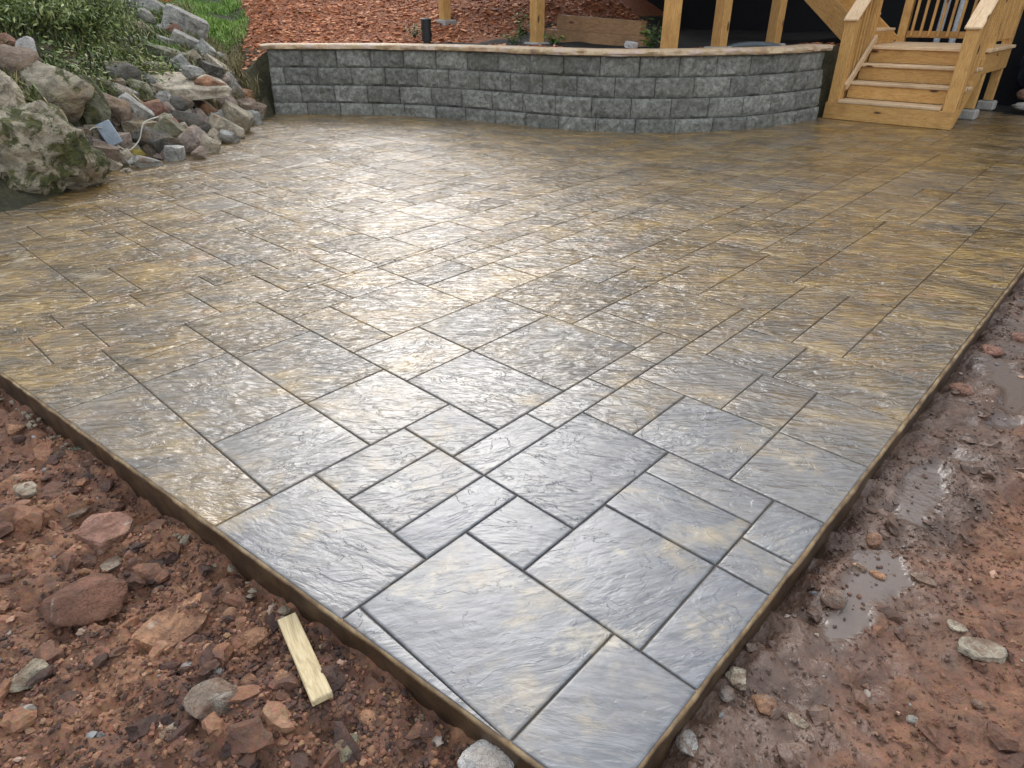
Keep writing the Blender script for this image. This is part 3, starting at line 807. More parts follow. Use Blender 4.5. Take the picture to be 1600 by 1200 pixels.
ROCKS = [
('boulder',-5.295,0.467,0.266,0.990,0.891,0.821,78,-8,'r','t',0.75,'huge mossy tan boulder at the edge of the patio'),
('boulder',-6.086,0.886,0.645,0.641,0.513,0.565,76,10,'a','t',0.60,'tan boulder with a dark mossy overhang above the largest boulder'),
('boulder',-5.841,0.450,0.656,0.333,0.347,0.465,79,5,'r','c',0.20,'rounded tan boulder at the left edge, above the largest boulder'),
('rock',-6.300,0.735,0.838,0.339,0.271,0.317,77,-25,'r','b',0.00,'smooth brown and tan rock below the white stone'),
('rock',-6.718,0.953,0.933,0.186,0.167,0.209,76,0,'r','w',0.00,'white rounded stone at the top of the boulders'),
('rock',-7.086,0.920,0.992,0.167,0.134,0.155,77,0,'r','r',0.00,'red stone left of the white stone'),
('rock',-6.216,1.186,0.490,0.282,0.293,0.481,74,0,'r','n',0.90,'shaggy green-grey rock right of the mossy overhang'),
('rock',-6.384,1.375,0.455,0.378,0.303,0.293,73,-20,'r','b',0.10,'large smooth beige rock above the grey plastic box'),
('rock',-6.664,1.633,0.504,0.282,0.186,0.179,72,-30,'a','g',0.10,'pale grey pointed rock behind the smooth beige rock'),
('rock',-6.445,1.600,0.348,0.316,0.253,0.253,71,-45,'s','g',0.30,'grey slanting slab left of the pink broken rock'),
('rock',-6.607,1.855,0.352,0.263,0.211,0.237,70,10,'a','r',0.00,'pink-red broken rock in the middle of the rock pile'),
('rock',-6.632,2.016,0.310,0.148,0.150,0.188,69,30,'a','p',0.00,'small pink rock leaning right of the pink-red broken rock'),
('rock',-6.419,1.961,0.210,0.159,0.103,0.238,69,60,'a','r',0.00,'dark red upright shard in the rock pile'),
('rock',-6.513,2.125,0.228,0.176,0.114,0.284,68,75,'a','d',0.00,'dark grey upright shard next to the dark red one'),
('rock',-6.678,2.349,0.189,0.224,0.157,0.224,67,-30,'a','p',0.00,'pale pinkish rock right of the dark upright shard'),
('rock',-6.931,2.579,0.237,0.189,0.132,0.175,66,-40,'a','o',0.00,'rust-brown rock in the shadow under the big flagstone'),
('rock',-6.815,1.884,0.517,0.292,0.234,0.239,70,-30,'r','n',0.90,'round moss-green rock left of the big flagstone'),
('rock',-6.821,2.091,0.426,0.204,0.156,0.150,69,-15,'r','g',0.40,'small grey-green round stone under the big flagstone'),
('flagstone',-7.034,2.446,0.512,0.868,0.738,0.160,67,-4,'s','c',0.15,'big flat cream flagstone lying on the rock pile'),
('rock',-7.043,2.539,0.642,0.256,0.148,0.142,67,-12,'r','g',0.00,'grey stone lying on the big flat flagstone'),
('rock',-6.854,2.638,0.543,0.299,0.111,0.142,66,-10,'a','o',0.00,'orange brick-shaped stone lying on the big flat flagstone'),
('rock',-7.356,2.974,0.257,0.295,0.236,0.233,65,-10,'r','p',0.00,'rounded pink-tan rock below the right tip of the flagstone'),
('rock',-7.691,3.397,0.186,0.346,0.223,0.214,64,-12,'r','b',0.00,'grey-tan rounded rock nearest to the block wall'),
('rock',-6.885,2.826,0.148,0.372,0.298,0.328,65,-35,'a','t',0.00,'large tan-pink rock at the right end of the pile'),
('rock',-7.330,3.284,0.061,0.273,0.200,0.193,63,-8,'r','g',0.00,'flat grey rock at the right foot of the pile'),
('rock',-6.542,2.546,0.102,0.184,0.148,0.326,65,58,'s','c',0.00,'pale beige upright shard at the patio edge'),
('rock',-5.890,2.040,0.079,0.257,0.128,0.218,67,35,'a','c',0.00,'pale triangular stone at the patio edge'),
('rock',-6.008,1.930,0.098,0.320,0.256,0.269,68,20,'r','p',0.35,'rounded pink and grey rock left of the triangular stone'),
('rock',-5.991,1.600,0.105,0.408,0.283,0.272,70,-22,'a','d',0.40,'dark green-grey wedge-shaped rock at the patio edge'),
('rock',-6.123,1.776,0.170,0.254,0.190,0.317,69,-48,'a','n',0.50,'yellow-green leaning rock behind the dark wedge'),
('rock',-6.313,1.580,0.238,0.315,0.252,0.151,71,-8,'s','t',0.10,'flat tan stone right of the grey plastic box'),
('rock',-6.024,1.303,0.168,0.168,0.134,0.192,73,0,'a','p',0.00,'lilac-grey pyramid-shaped stone below the grey box'),
('rock',-5.896,1.240,0.067,0.154,0.123,0.095,73,20,'s','c',0.00,'pale squared brick piece near the patio edge'),
('rock',-5.949,1.374,0.070,0.157,0.113,0.109,72,0,'r','y',0.50,'small stone with bright yellow lichen'),
('rock',-5.660,1.348,0.042,0.258,0.122,0.117,71,-5,'r','g',0.00,'low grey stone at the patio edge below the yellow one'),
('rock',-5.798,1.063,0.120,0.229,0.183,0.195,74,-15,'a','b',0.40,'brownish rock between the largest boulder and the pale brick'),
('rock',-6.446,2.653,0.025,0.114,0.074,0.071,65,0,'r','c',0.00,'tiny pale stone on the patio edge near the right end'),
('rock',-5.527,1.120,0.016,0.091,0.047,0.045,73,0,'r','c',0.00,'tiny pale stone on the patio edge near the big boulder'),
('rock',-6.666,2.478,0.090,0.143,0.125,0.157,66,0,'a','n',0.40,'grey-green stone left of the beige upright shard'),
('rock',-9.543,3.648,1.058,0.561,0.445,0.380,67,-28,'a','g',0.00,'largest pale grey block of the climbing stone row'),
('rock',-9.002,3.377,0.847,0.399,0.319,0.208,67,-28,'s','g',0.10,'grey slab just below the largest pale grey block'),
('rock',-10.820,3.787,1.263,0.469,0.376,0.235,68,-35,'s','g',0.00,'long pale slab at the top of the climbing stone row'),
('rock',-9.684,3.205,1.155,0.264,0.202,0.194,69,-30,'a','g',0.20,'pale stone below the topmost long slab'),
('rock',-8.771,3.473,0.735,0.225,0.180,0.277,66,-48,'s','g',0.00,'pale pointed shard in the middle of the climbing row'),
('rock',-8.413,3.489,0.549,0.393,0.315,0.171,65,-38,'s','c',0.00,'pale long stone above the right of the flagstone'),
('rock',-8.046,3.502,0.352,0.354,0.284,0.118,64,-56,'s','g',0.00,'thin grey shard leaning at the lower end of the climbing row'),
('rock',-8.300,2.833,0.763,0.414,0.332,0.128,68,-18,'s','n',0.40,'thin mossy slab sticking out under the grass'),
('rock',-7.719,2.401,0.676,0.281,0.225,0.089,69,-5,'s','n',0.60,'thin green-grey slab above the flagstone'),
('rock',-8.826,3.713,0.652,0.249,0.185,0.178,65,-20,'r','g',0.10,'rounded grey stone behind the pale pointed shard'),
('rock',-11.071,3.568,1.348,0.429,0.343,0.136,70,-10,'s','g',0.00,'pale slab at the top edge, left of the topmost long slab'),
('rock',-9.437,3.276,1.018,0.211,0.128,0.123,68,-10,'r','g',0.00,'small grey stone left of the largest pale grey block'),
('rock',-8.165,3.267,0.550,0.281,0.225,0.231,66,-20,'a','d',0.00,'dark grey stone behind the right of the flagstone'),
('rock',-8.919,3.062,0.882,0.219,0.175,0.118,68,-20,'s','g',0.20,'small slab left of the grey slab in the row'),
('rock',-5.819,0.898,0.290,0.200,0.160,0.167,75,0,'a','d',0.60,'dark mossy stone behind the largest boulder'),
('rock',-6.785,2.214,0.355,0.276,0.187,0.180,68,0,'r','d',0.20,'dark stone in the hollow under the big flagstone'),
('rock',-7.026,1.850,0.658,0.360,0.236,0.227,71,-20,'r','d',0.70,'dark stone half buried in the grass left of the flagstone'),
('rock',-6.642,1.491,0.575,0.276,0.195,0.188,73,-20,'r','n',0.80,'mossy stone half buried above the smooth beige rock'),
('rock',-6.534,2.302,0.090,0.181,0.144,0.167,67,12,'a','d',0.20,'dark stone behind the triangular stone'),
('rock',-6.102,1.143,0.286,0.170,0.136,0.112,74,-5,'s','t',0.00,''),
('rock',-6.190,1.569,0.169,0.206,0.143,0.137,71,33,'a','g',0.00,''),
('rock',-5.909,1.603,0.038,0.210,0.109,0.105,70,-3,'a','p',0.50,''),
('rock',-6.429,2.010,0.154,0.220,0.125,0.120,69,19,'a','c',0.00,''),
('rock',-6.526,2.185,0.143,0.198,0.128,0.123,68,-23,'a','o',0.50,''),
('rock',-7.043,2.573,0.303,0.175,0.129,0.124,67,-30,'a','b',0.00,''),
('rock',-6.851,2.628,0.158,0.161,0.128,0.175,66,6,'s','g',0.00,''),
('rock',-6.904,2.876,0.043,0.166,0.118,0.113,64,-24,'a','d',0.00,''),
('rock',-7.200,2.584,0.391,0.162,0.130,0.125,67,-10,'a','t',0.00,''),
('rock',-7.679,3.108,0.331,0.224,0.179,0.200,65,-24,'s','g',0.00,''),
('rock',-6.345,1.399,0.348,0.191,0.115,0.111,73,-12,'a','p',0.00,''),
('rock',-6.438,1.728,0.246,0.161,0.129,0.136,71,-32,'a','r',0.30,''),
('rock',-6.017,1.371,0.114,0.127,0.102,0.121,72,27,'a','t',0.00,''),
('rock',-5.765,1.667,0.047,0.178,0.142,0.153,69,-7,'s','g',0.00,''),
('rock',-5.672,1.855,0.045,0.149,0.119,0.124,68,11,'a','p',0.30,''),
('rock',-6.387,2.344,0.055,0.152,0.121,0.152,66,40,'a','c',0.00,''),
('rock',-6.708,1.776,0.430,0.131,0.105,0.124,71,-5,'a','o',0.50,''),
('rock',-6.822,1.674,0.579,0.130,0.119,0.149,72,-4,'a','b',0.50,''),
('rock',-7.125,2.135,0.560,0.202,0.108,0.104,70,-45,'a','g',0.00,''),
('rock',-8.535,3.389,0.625,0.247,0.159,0.153,66,-19,'a','d',0.50,''),
('rock',-8.449,3.181,0.699,0.208,0.166,0.191,67,17,'a','t',0.30,''),
('rock',-8.064,2.828,0.673,0.252,0.180,0.173,68,25,'a','g',0.30,''),
('rock',-8.088,3.392,0.434,0.276,0.165,0.159,65,5,'a','p',0.00,''),
('rock',-9.359,3.404,0.970,0.203,0.163,0.177,67,28,'s','r',0.30,''),
('rock',-9.259,2.959,1.034,0.288,0.150,0.144,69,-15,'a','t',0.00,''),
('rock',-9.400,3.750,0.914,0.219,0.182,0.228,66,-11,'a','g',0.00,''),
('rock',-5.944,1.040,0.205,0.184,0.147,0.092,74,-31,'s','p',0.30,''),
('rock',-5.741,1.085,0.042,0.155,0.124,0.098,74,-44,'s','c',0.00,''),
('rock',-7.943,3.572,0.261,0.246,0.196,0.195,63,-46,'a','o',0.00,''),
('rock',-7.676,3.516,0.115,0.259,0.207,0.200,63,-18,'a','b',0.50,''),
('rock',-6.274,2.468,0.053,0.207,0.151,0.145,65,-43,'a','g',0.00,''),
('rock',-5.992,1.532,0.073,0.197,0.141,0.136,71,-24,'a','d',0.00,''),
('rock',-6.516,1.907,0.250,0.205,0.164,0.159,70,30,'a','t',0.50,''),
('rock',-6.751,2.252,0.290,0.146,0.117,0.118,68,-3,'a','g',0.00,''),
('rock',-7.049,2.291,0.490,0.141,0.118,0.148,68,-32,'a','p',0.50,''),
('stone',-0.865,-0.664,-0.087,0.156,0.188,0.047,97,0,'s','r',0.00,'flat orange-red rounded stone with a pale chip beside it'),
('stone',-0.744,-0.679,-0.096,0.091,0.057,0.013,103,0,'s','c',0.00,'pale yellow flat chip below the flat orange-red stone'),
('stone',-1.211,-0.769,-0.095,0.068,0.096,0.015,101,0,'s','c',0.00,'pale cream chip lying on the soil, left edge'),
('stone',-1.727,-0.686,-0.083,0.075,0.077,0.060,85,0,'a','o',0.00,'orange angular stone at the left edge near the slab'),
('stone',-0.607,-0.775,-0.069,0.224,0.213,0.112,65,0,'a','m',0.00,'large dark red-brown lump of clay'),
('stone',-0.380,-0.650,-0.088,0.201,0.145,0.044,100,0,'s','o',0.00,'large flat orange stone sunk in the soil'),
('stone',-0.309,-0.549,-0.090,0.046,0.044,0.034,75,0,'r','o',0.00,'small round orange stone right of the flat orange stone'),
('stone',-0.196,-0.542,-0.089,0.072,0.060,0.038,73,0,'r','o',0.00,'smooth orange stone between flat orange stone and wood offcut'),
('stone',-0.068,-0.706,-0.083,0.123,0.117,0.062,90,0,'a','b',0.00,'grey-brown angular rock with a pale broken face'),
('stone',-0.471,-0.954,-0.087,0.095,0.091,0.048,-298,0,'a','t',0.00,'tan and brown broken rock near the left edge'),
('stone',-0.567,-0.634,-0.095,0.042,0.033,0.019,80,0,'r','g',0.00,'small blue-grey pebble below the flat red stone'),
('stone',-0.091,-0.791,-0.098,0.047,0.024,0.005,92,0,'s','c',0.00,'pale yellow chip left of the grey-brown rock'),
('stone',-0.371,-0.985,-0.094,0.034,0.030,0.020,-267,0,'r','g',0.00,'small grey pebble below the tan broken rock'),
('stone',-0.008,-0.568,-0.092,0.035,0.046,0.028,72,0,'r','o',0.00,'upright orange pebble left of the wood offcut'),
('stone',-0.066,-0.621,-0.091,0.041,0.041,0.033,75,0,'r','o',0.00,'round orange clod left of the upright pebble'),
('stone',0.207,-0.492,-0.090,0.044,0.047,0.035,63,0,'r','o',0.00,'orange-brown pebble right of the wood offcut end'),
('stone',0.477,-0.360,-0.084,0.119,0.094,0.056,45,0,'r','p',0.00,'pinkish white rock at the patio corner, bottom edge'),
('stone',0.239,-0.561,-0.090,0.058,0.051,0.036,66,0,'a','n',0.10,'greenish grey stone at the bottom edge'),
('stone',-0.250,-0.691,-0.095,0.033,0.027,0.017,80,0,'r','w',0.00,'small whitish pebble in the orange soil'),
('stone',-0.169,-0.651,-0.095,0.030,0.026,0.017,78,0,'r','g',0.00,'small grey pebble in the orange soil'),
('stone',-1.055,-0.680,-0.096,0.100,0.049,0.011,89,0,'s','b',0.00,'thin brown shard above the flat red stone'),
('stone',-1.408,-0.596,-0.098,0.031,0.114,0.007,158,0,'s','n',0.00,'small upright grey shard beside the slab'),
('stone',1.133,0.584,-0.095,0.066,0.114,0.014,-59,0,'s','c',0.00,'pale triangular piece of concrete in the red mud'),
('stone',1.073,0.624,-0.097,0.050,0.036,0.008,-17,0,'s','c',0.00,'pale small concrete piece touching the triangular one'),
('stone',0.824,0.507,-0.087,0.065,0.062,0.047,8,0,'r','G',0.00,'grey mud-covered lump in the wet mud'),
('stone',0.747,0.140,-0.091,0.058,0.049,0.033,15,0,'a','c',0.00,'pale broken stone at the slab edge near the corner'),
('stone',0.739,0.241,-0.098,0.027,0.050,0.006,-46,0,'s','p',0.00,'small pink shard at the slab edge'),
('stone',0.832,0.820,-0.088,0.054,0.060,0.043,6,0,'a','r',0.00,'dark red stone in the grey mud beside the slab'),
('stone',0.886,0.130,-0.098,0.049,0.030,0.007,-8,0,'s','c',0.00,'flat tan chip in the mud near the bottom'),
('stone',0.810,1.946,-0.085,0.101,0.083,0.052,4,0,'r','r',0.00,'red clod between two mud puddles'),
('stone',0.820,2.421,-0.086,0.095,0.078,0.049,3,0,'r','r',0.00,'red-brown clod beside the upper mud puddle'),
('stone',0.890,2.657,-0.086,0.099,0.081,0.051,2,0,'r','r',0.00,'dark red clod at the right edge by the upper puddle'),
('stone',1.069,0.312,-0.094,0.028,0.026,0.020,-2,0,'r','g',0.00,'small blue-grey pebble in the mud near the bottom'),
('stone',0.879,0.682,-0.098,0.045,0.030,0.007,5,0,'s','o',0.00,'small orange-pink chip in the mud'),
('stone',0.974,0.739,-0.097,0.068,0.036,0.008,-6,0,'s','b',0.00,'flat grey-brown chip in the mud'),
('stone',0.837,0.679,-0.095,0.031,0.028,0.020,7,0,'a','c',0.00,'small cream pebble in the grey mud'),
('stone',1.160,0.427,-0.094,0.028,0.027,0.020,-6,0,'r','b',0.00,'small round brown pebble near the triangular concrete'),
('stone',0.750,0.076,-0.092,0.037,0.042,0.029,15,0,'r','g',0.00,'grey rounded pebble at the slab edge near the corner'),
('stone',0.747,-0.076,-0.088,0.061,0.057,0.042,18,0,'a','g',0.00,'grey angular stone at the slab corner, bottom edge'),
('stone',0.822,0.111,-0.091,0.061,0.058,0.030,11,0,'a','o',0.00,'orange clay lump by the slab corner')]

# ============================================================ rocks
CL = {'t': (.44,.38,.27), 'g': (.42,.41,.37), 'p': (.40,.31,.255), 'r': (.40,.205,.145), 'c': (.54,.46,.34), 'o': (.44,.23,.125), 'b': (.30,.22,.16),
      'n': (.22,.22,.14), 'w': (.66,.62,.58), 'd': (.13,.12,.10), 'y': (.42,.32,.06), 'm': (.20,.09,.055), 'G': (.24,.20,.175)}
def rock_mesh(kind, seed, sub=4):
    bm = bmesh.new(); bmesh.ops.create_icosphere(bm, subdivisions=sub, radius=1.0)
    r_ = np.random.default_rng(seed)
    P = np.array([v.co for v in bm.verts])
    if kind == 's':
        P = np.sign(P)*np.abs(P)**.55                    # squarish slab
        planes = [(0, 0, 1, .78), (0, 0, -1, .78)]
        for k in range(6):
            a = k*1.05+r_.uniform(-.4, .4); planes.append((math.cos(a), math.sin(a), r_.uniform(-.12, .12), r_.uniform(.68, .95)))
    elif kind == 'a':
        planes = []
        for k in range(13):
            n_ = r_.normal(size=3); n_ /= np.linalg.norm(n_); planes.append((*n_, r_.uniform(.50, .82)))
    else:
        planes = []
        for k in range(7):
            n_ = r_.normal(size=3); n_ /= np.linalg.norm(n_); planes.append((*n_, r_.uniform(.64, .88)))
    for (a, b, c, d) in planes:
        n_ = np.array((a, b, c), float); n_ /= np.linalg.norm(n_); t = P@n_-d
        P = P-np.outer(np.where(t > 0, t*(.97 if kind != 'r' else .75), 0), n_)
    o_ = r_.uniform(0, 50, 3)
    D = P/np.linalg.norm(P, axis=1)[:, None]
    amp = {'s': .055, 'a': .085, 'r': .10 if sub < 5 else .20}[kind]
    n1 = fbm(P[:, 0]*1.6+o_[0], P[:, 1]*1.6+o_[1], P[:, 2]*1.6+o_[2], seed % 97, 5, .55)
    n2 = np.abs(fbm(P[:, 0]*4+o_[1], P[:, 1]*4+o_[2], P[:, 2]*4+o_[0], seed % 89, 3, .5))
    P = P + D*(amp*n1-amp*.5*n2)[:, None]
    P /= np.abs(P).max(0)
    for v, q in zip(bm.verts, P): v.co = q*.5
    me = bpy.data.meshes.new('rock'); bm.to_mesh(me); bm.free(); me.materials.append(M_ROCK)
    me.polygons.foreach_set('use_smooth', np.ones(len(me.polygons), bool)); me.set_sharp_from_angle(angle=R(38))
    return me
NAMED = [(r_[1], r_[2], r_[3], r_[12]) for r_ in ROCKS if r_[12] and r_[0] != 'stone']
CN = {'t': 'tan', 'g': 'grey', 'p': 'pinkish', 'r': 'red', 'c': 'pale', 'o': 'rusty', 'b': 'brown', 'd': 'dark'}
USED = {}
def fill_label(o):
    best = min(NAMED, key=lambda q: (q[0]-o.location.x)**2+(q[1]-o.location.y)**2+(q[2]-o.location.z)**2)
    words = best[3].replace('big flat cream', 'cream').split()
    lab_ = 'small %s filler stone wedged against the %s' % (CN[cc], ' '.join(words[:7]))
    USED[lab_] = USED.get(lab_, 0)+1
    return lab_
for i, (nm, x, y, z, sx, sy, sz, yaw, roll, kind, cc, moss, lab) in enumerate(ROCKS):
    if nm == 'rock': sx *= 1.14; sy *= 1.14; sz *= 1.12
    if nm == 'flagstone': sz = .11; sx *= 1.05
    if nm == 'rock' and kind == 'r' and i % 3: kind = 'a'
    elif nm == 'rock' and kind == 'a' and i % 2: kind = 's'; sz *= .85
    me = rock_mesh(kind, 300+i, 5 if nm == 'boulder' else 4 if nm != 'stone' or sx > .05 else 3)
    co = np.empty(len(me.vertices)*3, np.float32); me.vertices.foreach_get('co', co); co = co.reshape(-1, 3)*np.array((sx, sy, sz)); me.vertices.foreach_set('co', co.ravel().astype(np.float32)); me.update()
    if 'pinkish white' in lab: x -= .012; y -= .03; sx *= 1.1; sy *= 1.1; sz *= 1.5; cc = 'w'
    if 'huge mossy' in lab: moss = .80
    if nm == 'stone': z = float(ground_z(np.array([x]), np.array([y]))[0]) + sz*(.22 if kind == 's' else .14)
    o = link(bpy.data.objects.new(nm, me)); o.location = (x, y, z)
    pitch = R(13) if nm == 'flagstone' else R(6) if kind == 's' and nm != 'stone' else 0
    o.rotation_euler = (Matrix.Rotation(R(yaw), 3, 'Z') @ Matrix.Rotation(-R(roll), 3, 'Y') @ Matrix.Rotation(pitch, 3, 'X')).to_euler()
    c = CL[cc]; k = random.uniform(.9, 1.1); o.color = (c[0]*k, c[1]*k, c[2]*k, 1); o['moss'] = float(moss); o['dirt'] = (.0 if 'pinkish white' in lab else .72) if nm == 'stone' else .12
    if not lab: lab = fill_label(o)
    tag(o, lab, 'boulder' if nm == 'boulder' else 'rock' if nm != 'stone' else 'stone',
        'rocks in the pile beside the patio' if nm in ('rock', 'flagstone') else 'loose stones on the bare soil' if nm == 'stone' else 'boulders at the left edge')

# ============================================================ scattered clods, crumbs and mulch: nobody could count them
def scatter(name, pts, size, mat, seed, sub=1, flat=.75, sink=.3, rnd=(0, 1), stretch=.35, kind='r', parent=None):
    r_ = np.random.default_rng(seed)
    bases = []
    for k in range(8):
        bm = bmesh.new(); bmesh.ops.create_icosphere(bm, subdivisions=sub, radius=1.0)
        P = np.array([v.co for v in bm.verts]); F_ = np.array([[v.index for v in f.verts] for f in bm.faces]); bm.free()
        for q in range(6):
            n_ = r_.normal(size=3); n_ /= np.linalg.norm(n_); t = P@n_-r_.uniform(.5, .85); P = P-np.outer(np.where(t > 0, t, 0), n_)
        P *= (1+r_.uniform(-.26, .26, (len(P), 1))); bases.append((P, F_))
    vv, ff, rr_ = [], [], []; off = 0
    n_ = len(pts); which = r_.integers(0, 8, n_)
    for b in range(8):
        idx = np.where(which == b)[0]; P, F_ = bases[b]; m = len(idx)
        if not m: continue
        s = size[idx]; yaw = r_.uniform(0, 6.28, m); sc_ = np.stack([s*(1+r_.uniform(-stretch, stretch, m)), s*(1+r_.uniform(-stretch, stretch, m)), s*flat*(1+r_.uniform(-.25, .25, m))], -1)
        Q = P[None]*sc_[:, None, :]
        til = r_.uniform(-.5, .5, m); c, s2 = np.cos(til)[:, None], np.sin(til)[:, None]
        Q = np.stack([Q[..., 0], Q[..., 1]*c-Q[..., 2]*s2, Q[..., 1]*s2+Q[..., 2]*c], -1)
        c, s2 = np.cos(yaw)[:, None], np.sin(yaw)[:, None]
        Q = np.stack([Q[..., 0]*c-Q[..., 1]*s2, Q[..., 0]*s2+Q[..., 1]*c, Q[..., 2]], -1)
        Q = Q+pts[idx][:, None, :]; Q[..., 2] += (s*flat*(1-2*sink))[:, None]
        vv.append(Q.reshape(-1, 3)); ff.append((F_[None]+(np.arange(m)*len(P))[:, None, None]).reshape(-1, 3)+off); off += m*len(P)
        rr_.append(np.repeat(r_.uniform(*rnd, m), len(P)))
    o = meshobj(name, np.concatenate(vv), np.concatenate(ff), mat, smooth=True, sharp=28, attrs={'rnd': np.concatenate(rr_)})
    return tag(o, kind='stuff')
def ground_pts(n_, xa, xb, ya, yb, seed, keepout=.012):
    r_ = np.random.default_rng(seed); x = r_.uniform(xa, xb, n_); y = r_.uniform(ya, yb, n_)
    edge = np.array([(-3.75,-.82),(.715,-.335),(.752,3.6),(.79,10.6)])
    d = dist_poly(x, y, edge)[0]; ok = ~inside(x, y, SLAB) & (d > keepout); x, y = x[ok], y[ok]
    dens = fbm(x*2.2, y*2.2, 0, seed+3, 3); keep = r_.uniform(-.9, .9, len(x)) < dens+.25
    x, y = x[keep], y[keep]
    return np.stack([x, y, ground_z(x, y)], -1)
def nopud(P): return P[puddle(P[:, 0], P[:, 1]) < np.random.default_rng(3).uniform(.1, 1.15, len(P))]
def sizes(n_, a, b, seed, p=2.6):
    return a+(b-a)*np.random.default_rng(seed).random(n_)**p
pL = ground_pts(80000, -2.7, 1.0, -1.35, -.3, 1); scatter('soil_crumbs', pL, sizes(len(pL), .0018, .009, 2, 2.6), M_SOIL, 3, rnd=(-.5, 1.2))
pL = ground_pts(3600, -2.7, 1.0, -1.35, -.3, 4, .03); scatter('soil_clods', pL, sizes(len(pL), .006, .040, 5, 4.2), M_SOIL, 6, sub=2, rnd=(-.6, 1.0), sink=.45, flat=.65, stretch=.5)
pR = nopud(ground_pts(60000, .74, 2.5, -.8, 3.0, 7)); scatter('mud_crumbs', pR, sizes(len(pR), .0016, .008, 8, 2.8), M_SOIL, 9, rnd=(-.5, .9))
pR = nopud(ground_pts(3000, .74, 2.5, -.8, 4.6, 10, .03)); scatter('mud_clods', pR, sizes(len(pR), .006, .034, 11, 4.0), M_SOIL, 12, sub=2, rnd=(-.4, 1.2), sink=.46, flat=.6, stretch=.5)
pR = nopud(ground_pts(9000, .76, 4.0, 2.8, 5.2, 13)); scatter('far_mud_crumbs', pR, sizes(len(pR), .004, .014, 14, 2.4), M_SOIL, 15, rnd=(-.5, 1))
# small pale and grey pebbles pressed into the soil
M_PEB = m_grass('pebbles', [(0.0, (.10, .095, .09)), (.3, (.20, .20, .20)), (.55, (.33, .25, .19)), (.8, (.40, .22, .14)), (1.0, (.52, .46, .36))], .6)
pP = np.concatenate([ground_pts(620, -2.6, 1.0, -1.3, -.3, 16, .02), ground_pts(420, .76, 2.4, -.6, 3.0, 17, .02)])
scatter('pebbles', pP, sizes(len(pP), .003, .0115, 18, 2.2), M_PEB, 19, sub=2, flat=.6, sink=.35)
# concrete squeezed out at the foot of the slab
t_ = np.random.default_rng(20).random(150); cl = np.stack([-3.7+t_*4.35, -.815+t_*.4725], -1)
cl += np.random.default_rng(21).normal(0, .010, cl.shape)+np.array((.004, -.028)); cz = np.full(len(cl), -.088)+np.random.default_rng(22).uniform(-.012, .006, len(cl))
pc = np.column_stack([cl, cz]); pc = pc[fbm(pc[:, 0]*3, pc[:, 1]*0, 0, 55, 3) > .0]
scatter('concrete_crumbs', pc, sizes(len(pc), .005, .016, 23, 1.8), m_plain('dirty_concrete', (.22, .175, .125), .9, .01, 40.), 24, sub=2, flat=.7, stretch=.5)
# mulch chips
M_CHIP = m_grass('mulch_chips', [(0.0, (.09, .03, .013)), (.35, (.33, .10, .036)), (.7, (.55, .20, .078)), (1.0, (.68, .36, .19))], .8)
r_ = np.random.default_rng(30); x = r_.uniform(-13, -2.5, 60000); y = r_.uniform(3.2, 11.5, 60000)
z, mu = hill(x, y); dwl = dist_poly(x, y, WALL)[0]
ok = (mu > .4) & ~inside(x, y, SLAB) & (dwl > .32) & ((x < -6.9) | (dwl < .95+.25*vnoise(x*2, y*2))) & (r_.random(len(x)) < np.where(x < -6, 1.0, .8)); x, y, z = x[ok], y[ok], z[ok]
pm = np.stack([x, y, z], -1)[:16000]
scatter('mulch_chips', pm, sizes(len(pm), .012, .045, 31, 1.8), M_CHIP, 32, flat=.35, stretch=.7, sink=.2)

# ============================================================ grass and weeds
def blades(name, n_, fn, seed, stops, lmin, lmax, wid, lean):
    r_ = np.random.default_rng(seed); ang = r_.uniform(*fn[0], n_); rb = r_.uniform(fn[1][0]**.5, fn[1][1]**.5, n_)**2
    ba = np.arctan2(BANK[:, 1]+.9, 1.0-BANK[:, 0]); br = np.hypot(BANK[:, 0]-1.0, BANK[:, 1]+.9)
    rad = rb+np.interp(ang, ba, br); x = 1.0-np.cos(ang)*rad; y = -.9+np.sin(ang)*rad
    z, mu = hill(x, y); d = fbm(x*1.5, y*1.5, 0, seed, 3)
    ok = (mu < .45) & (d+r_.uniform(-.6, .6, n_) > fn[2]) & ~inside(x, y, SLAB); x, y, z, d = x[ok], y[ok], z[ok], d[ok]; m = len(x)
    L = r_.uniform(lmin, lmax, m)*(1+.5*d); az = r_.uniform(0, 6.28, m); le = r_.uniform(.1, 1.0, m)*lean*L; w_ = wid*r_.uniform(.6, 1.3, m)
    dx, dy = np.cos(az), np.sin(az); px, py = -dy, dx
    b = np.stack([x, y, z-.01], -1); per = np.stack([px, py, 0*px], -1)*w_[:, None]/2; dr = np.stack([dx, dy, 0*dx], -1)
    up = np.array((0, 0, 1.0))
    mid = b+up*(L*.6)[:, None]+dr*(le*.35)[:, None]; tip = b+up*(np.sqrt(np.maximum(L**2-le**2, (.2*L)**2)))[:, None]+dr*le[:, None]
    V = np.stack([b-per, b+per, mid+per*.8, mid-per*.8, tip], 1).reshape(-1, 3); o_ = (np.arange(m)*5)[:, None]
    F4 = np.concatenate([o_+np.array([0, 1, 2]), o_+np.array([0, 2, 3]), o_+np.array([3, 2, 4])], 0)
    c = np.clip(.5+.35*d+r_.normal(0, .2, m), 0, 1)
    return tag(meshobj(name, V, F4, m_grass('blade_'+name, stops), attrs={'rnd': np.repeat(c, 5)}), kind='stuff')
blades('long_grass', 26000, ((.0, .33), (.8, 7.0), -.1), 40, [(0, (.022, .028, .010)), (.35, (.06, .085, .022)), (.6, (.13, .185, .042)), (.8, (.20, .21, .07)), (1, (.33, .27, .13))], .04, .17, .015, 1.5)
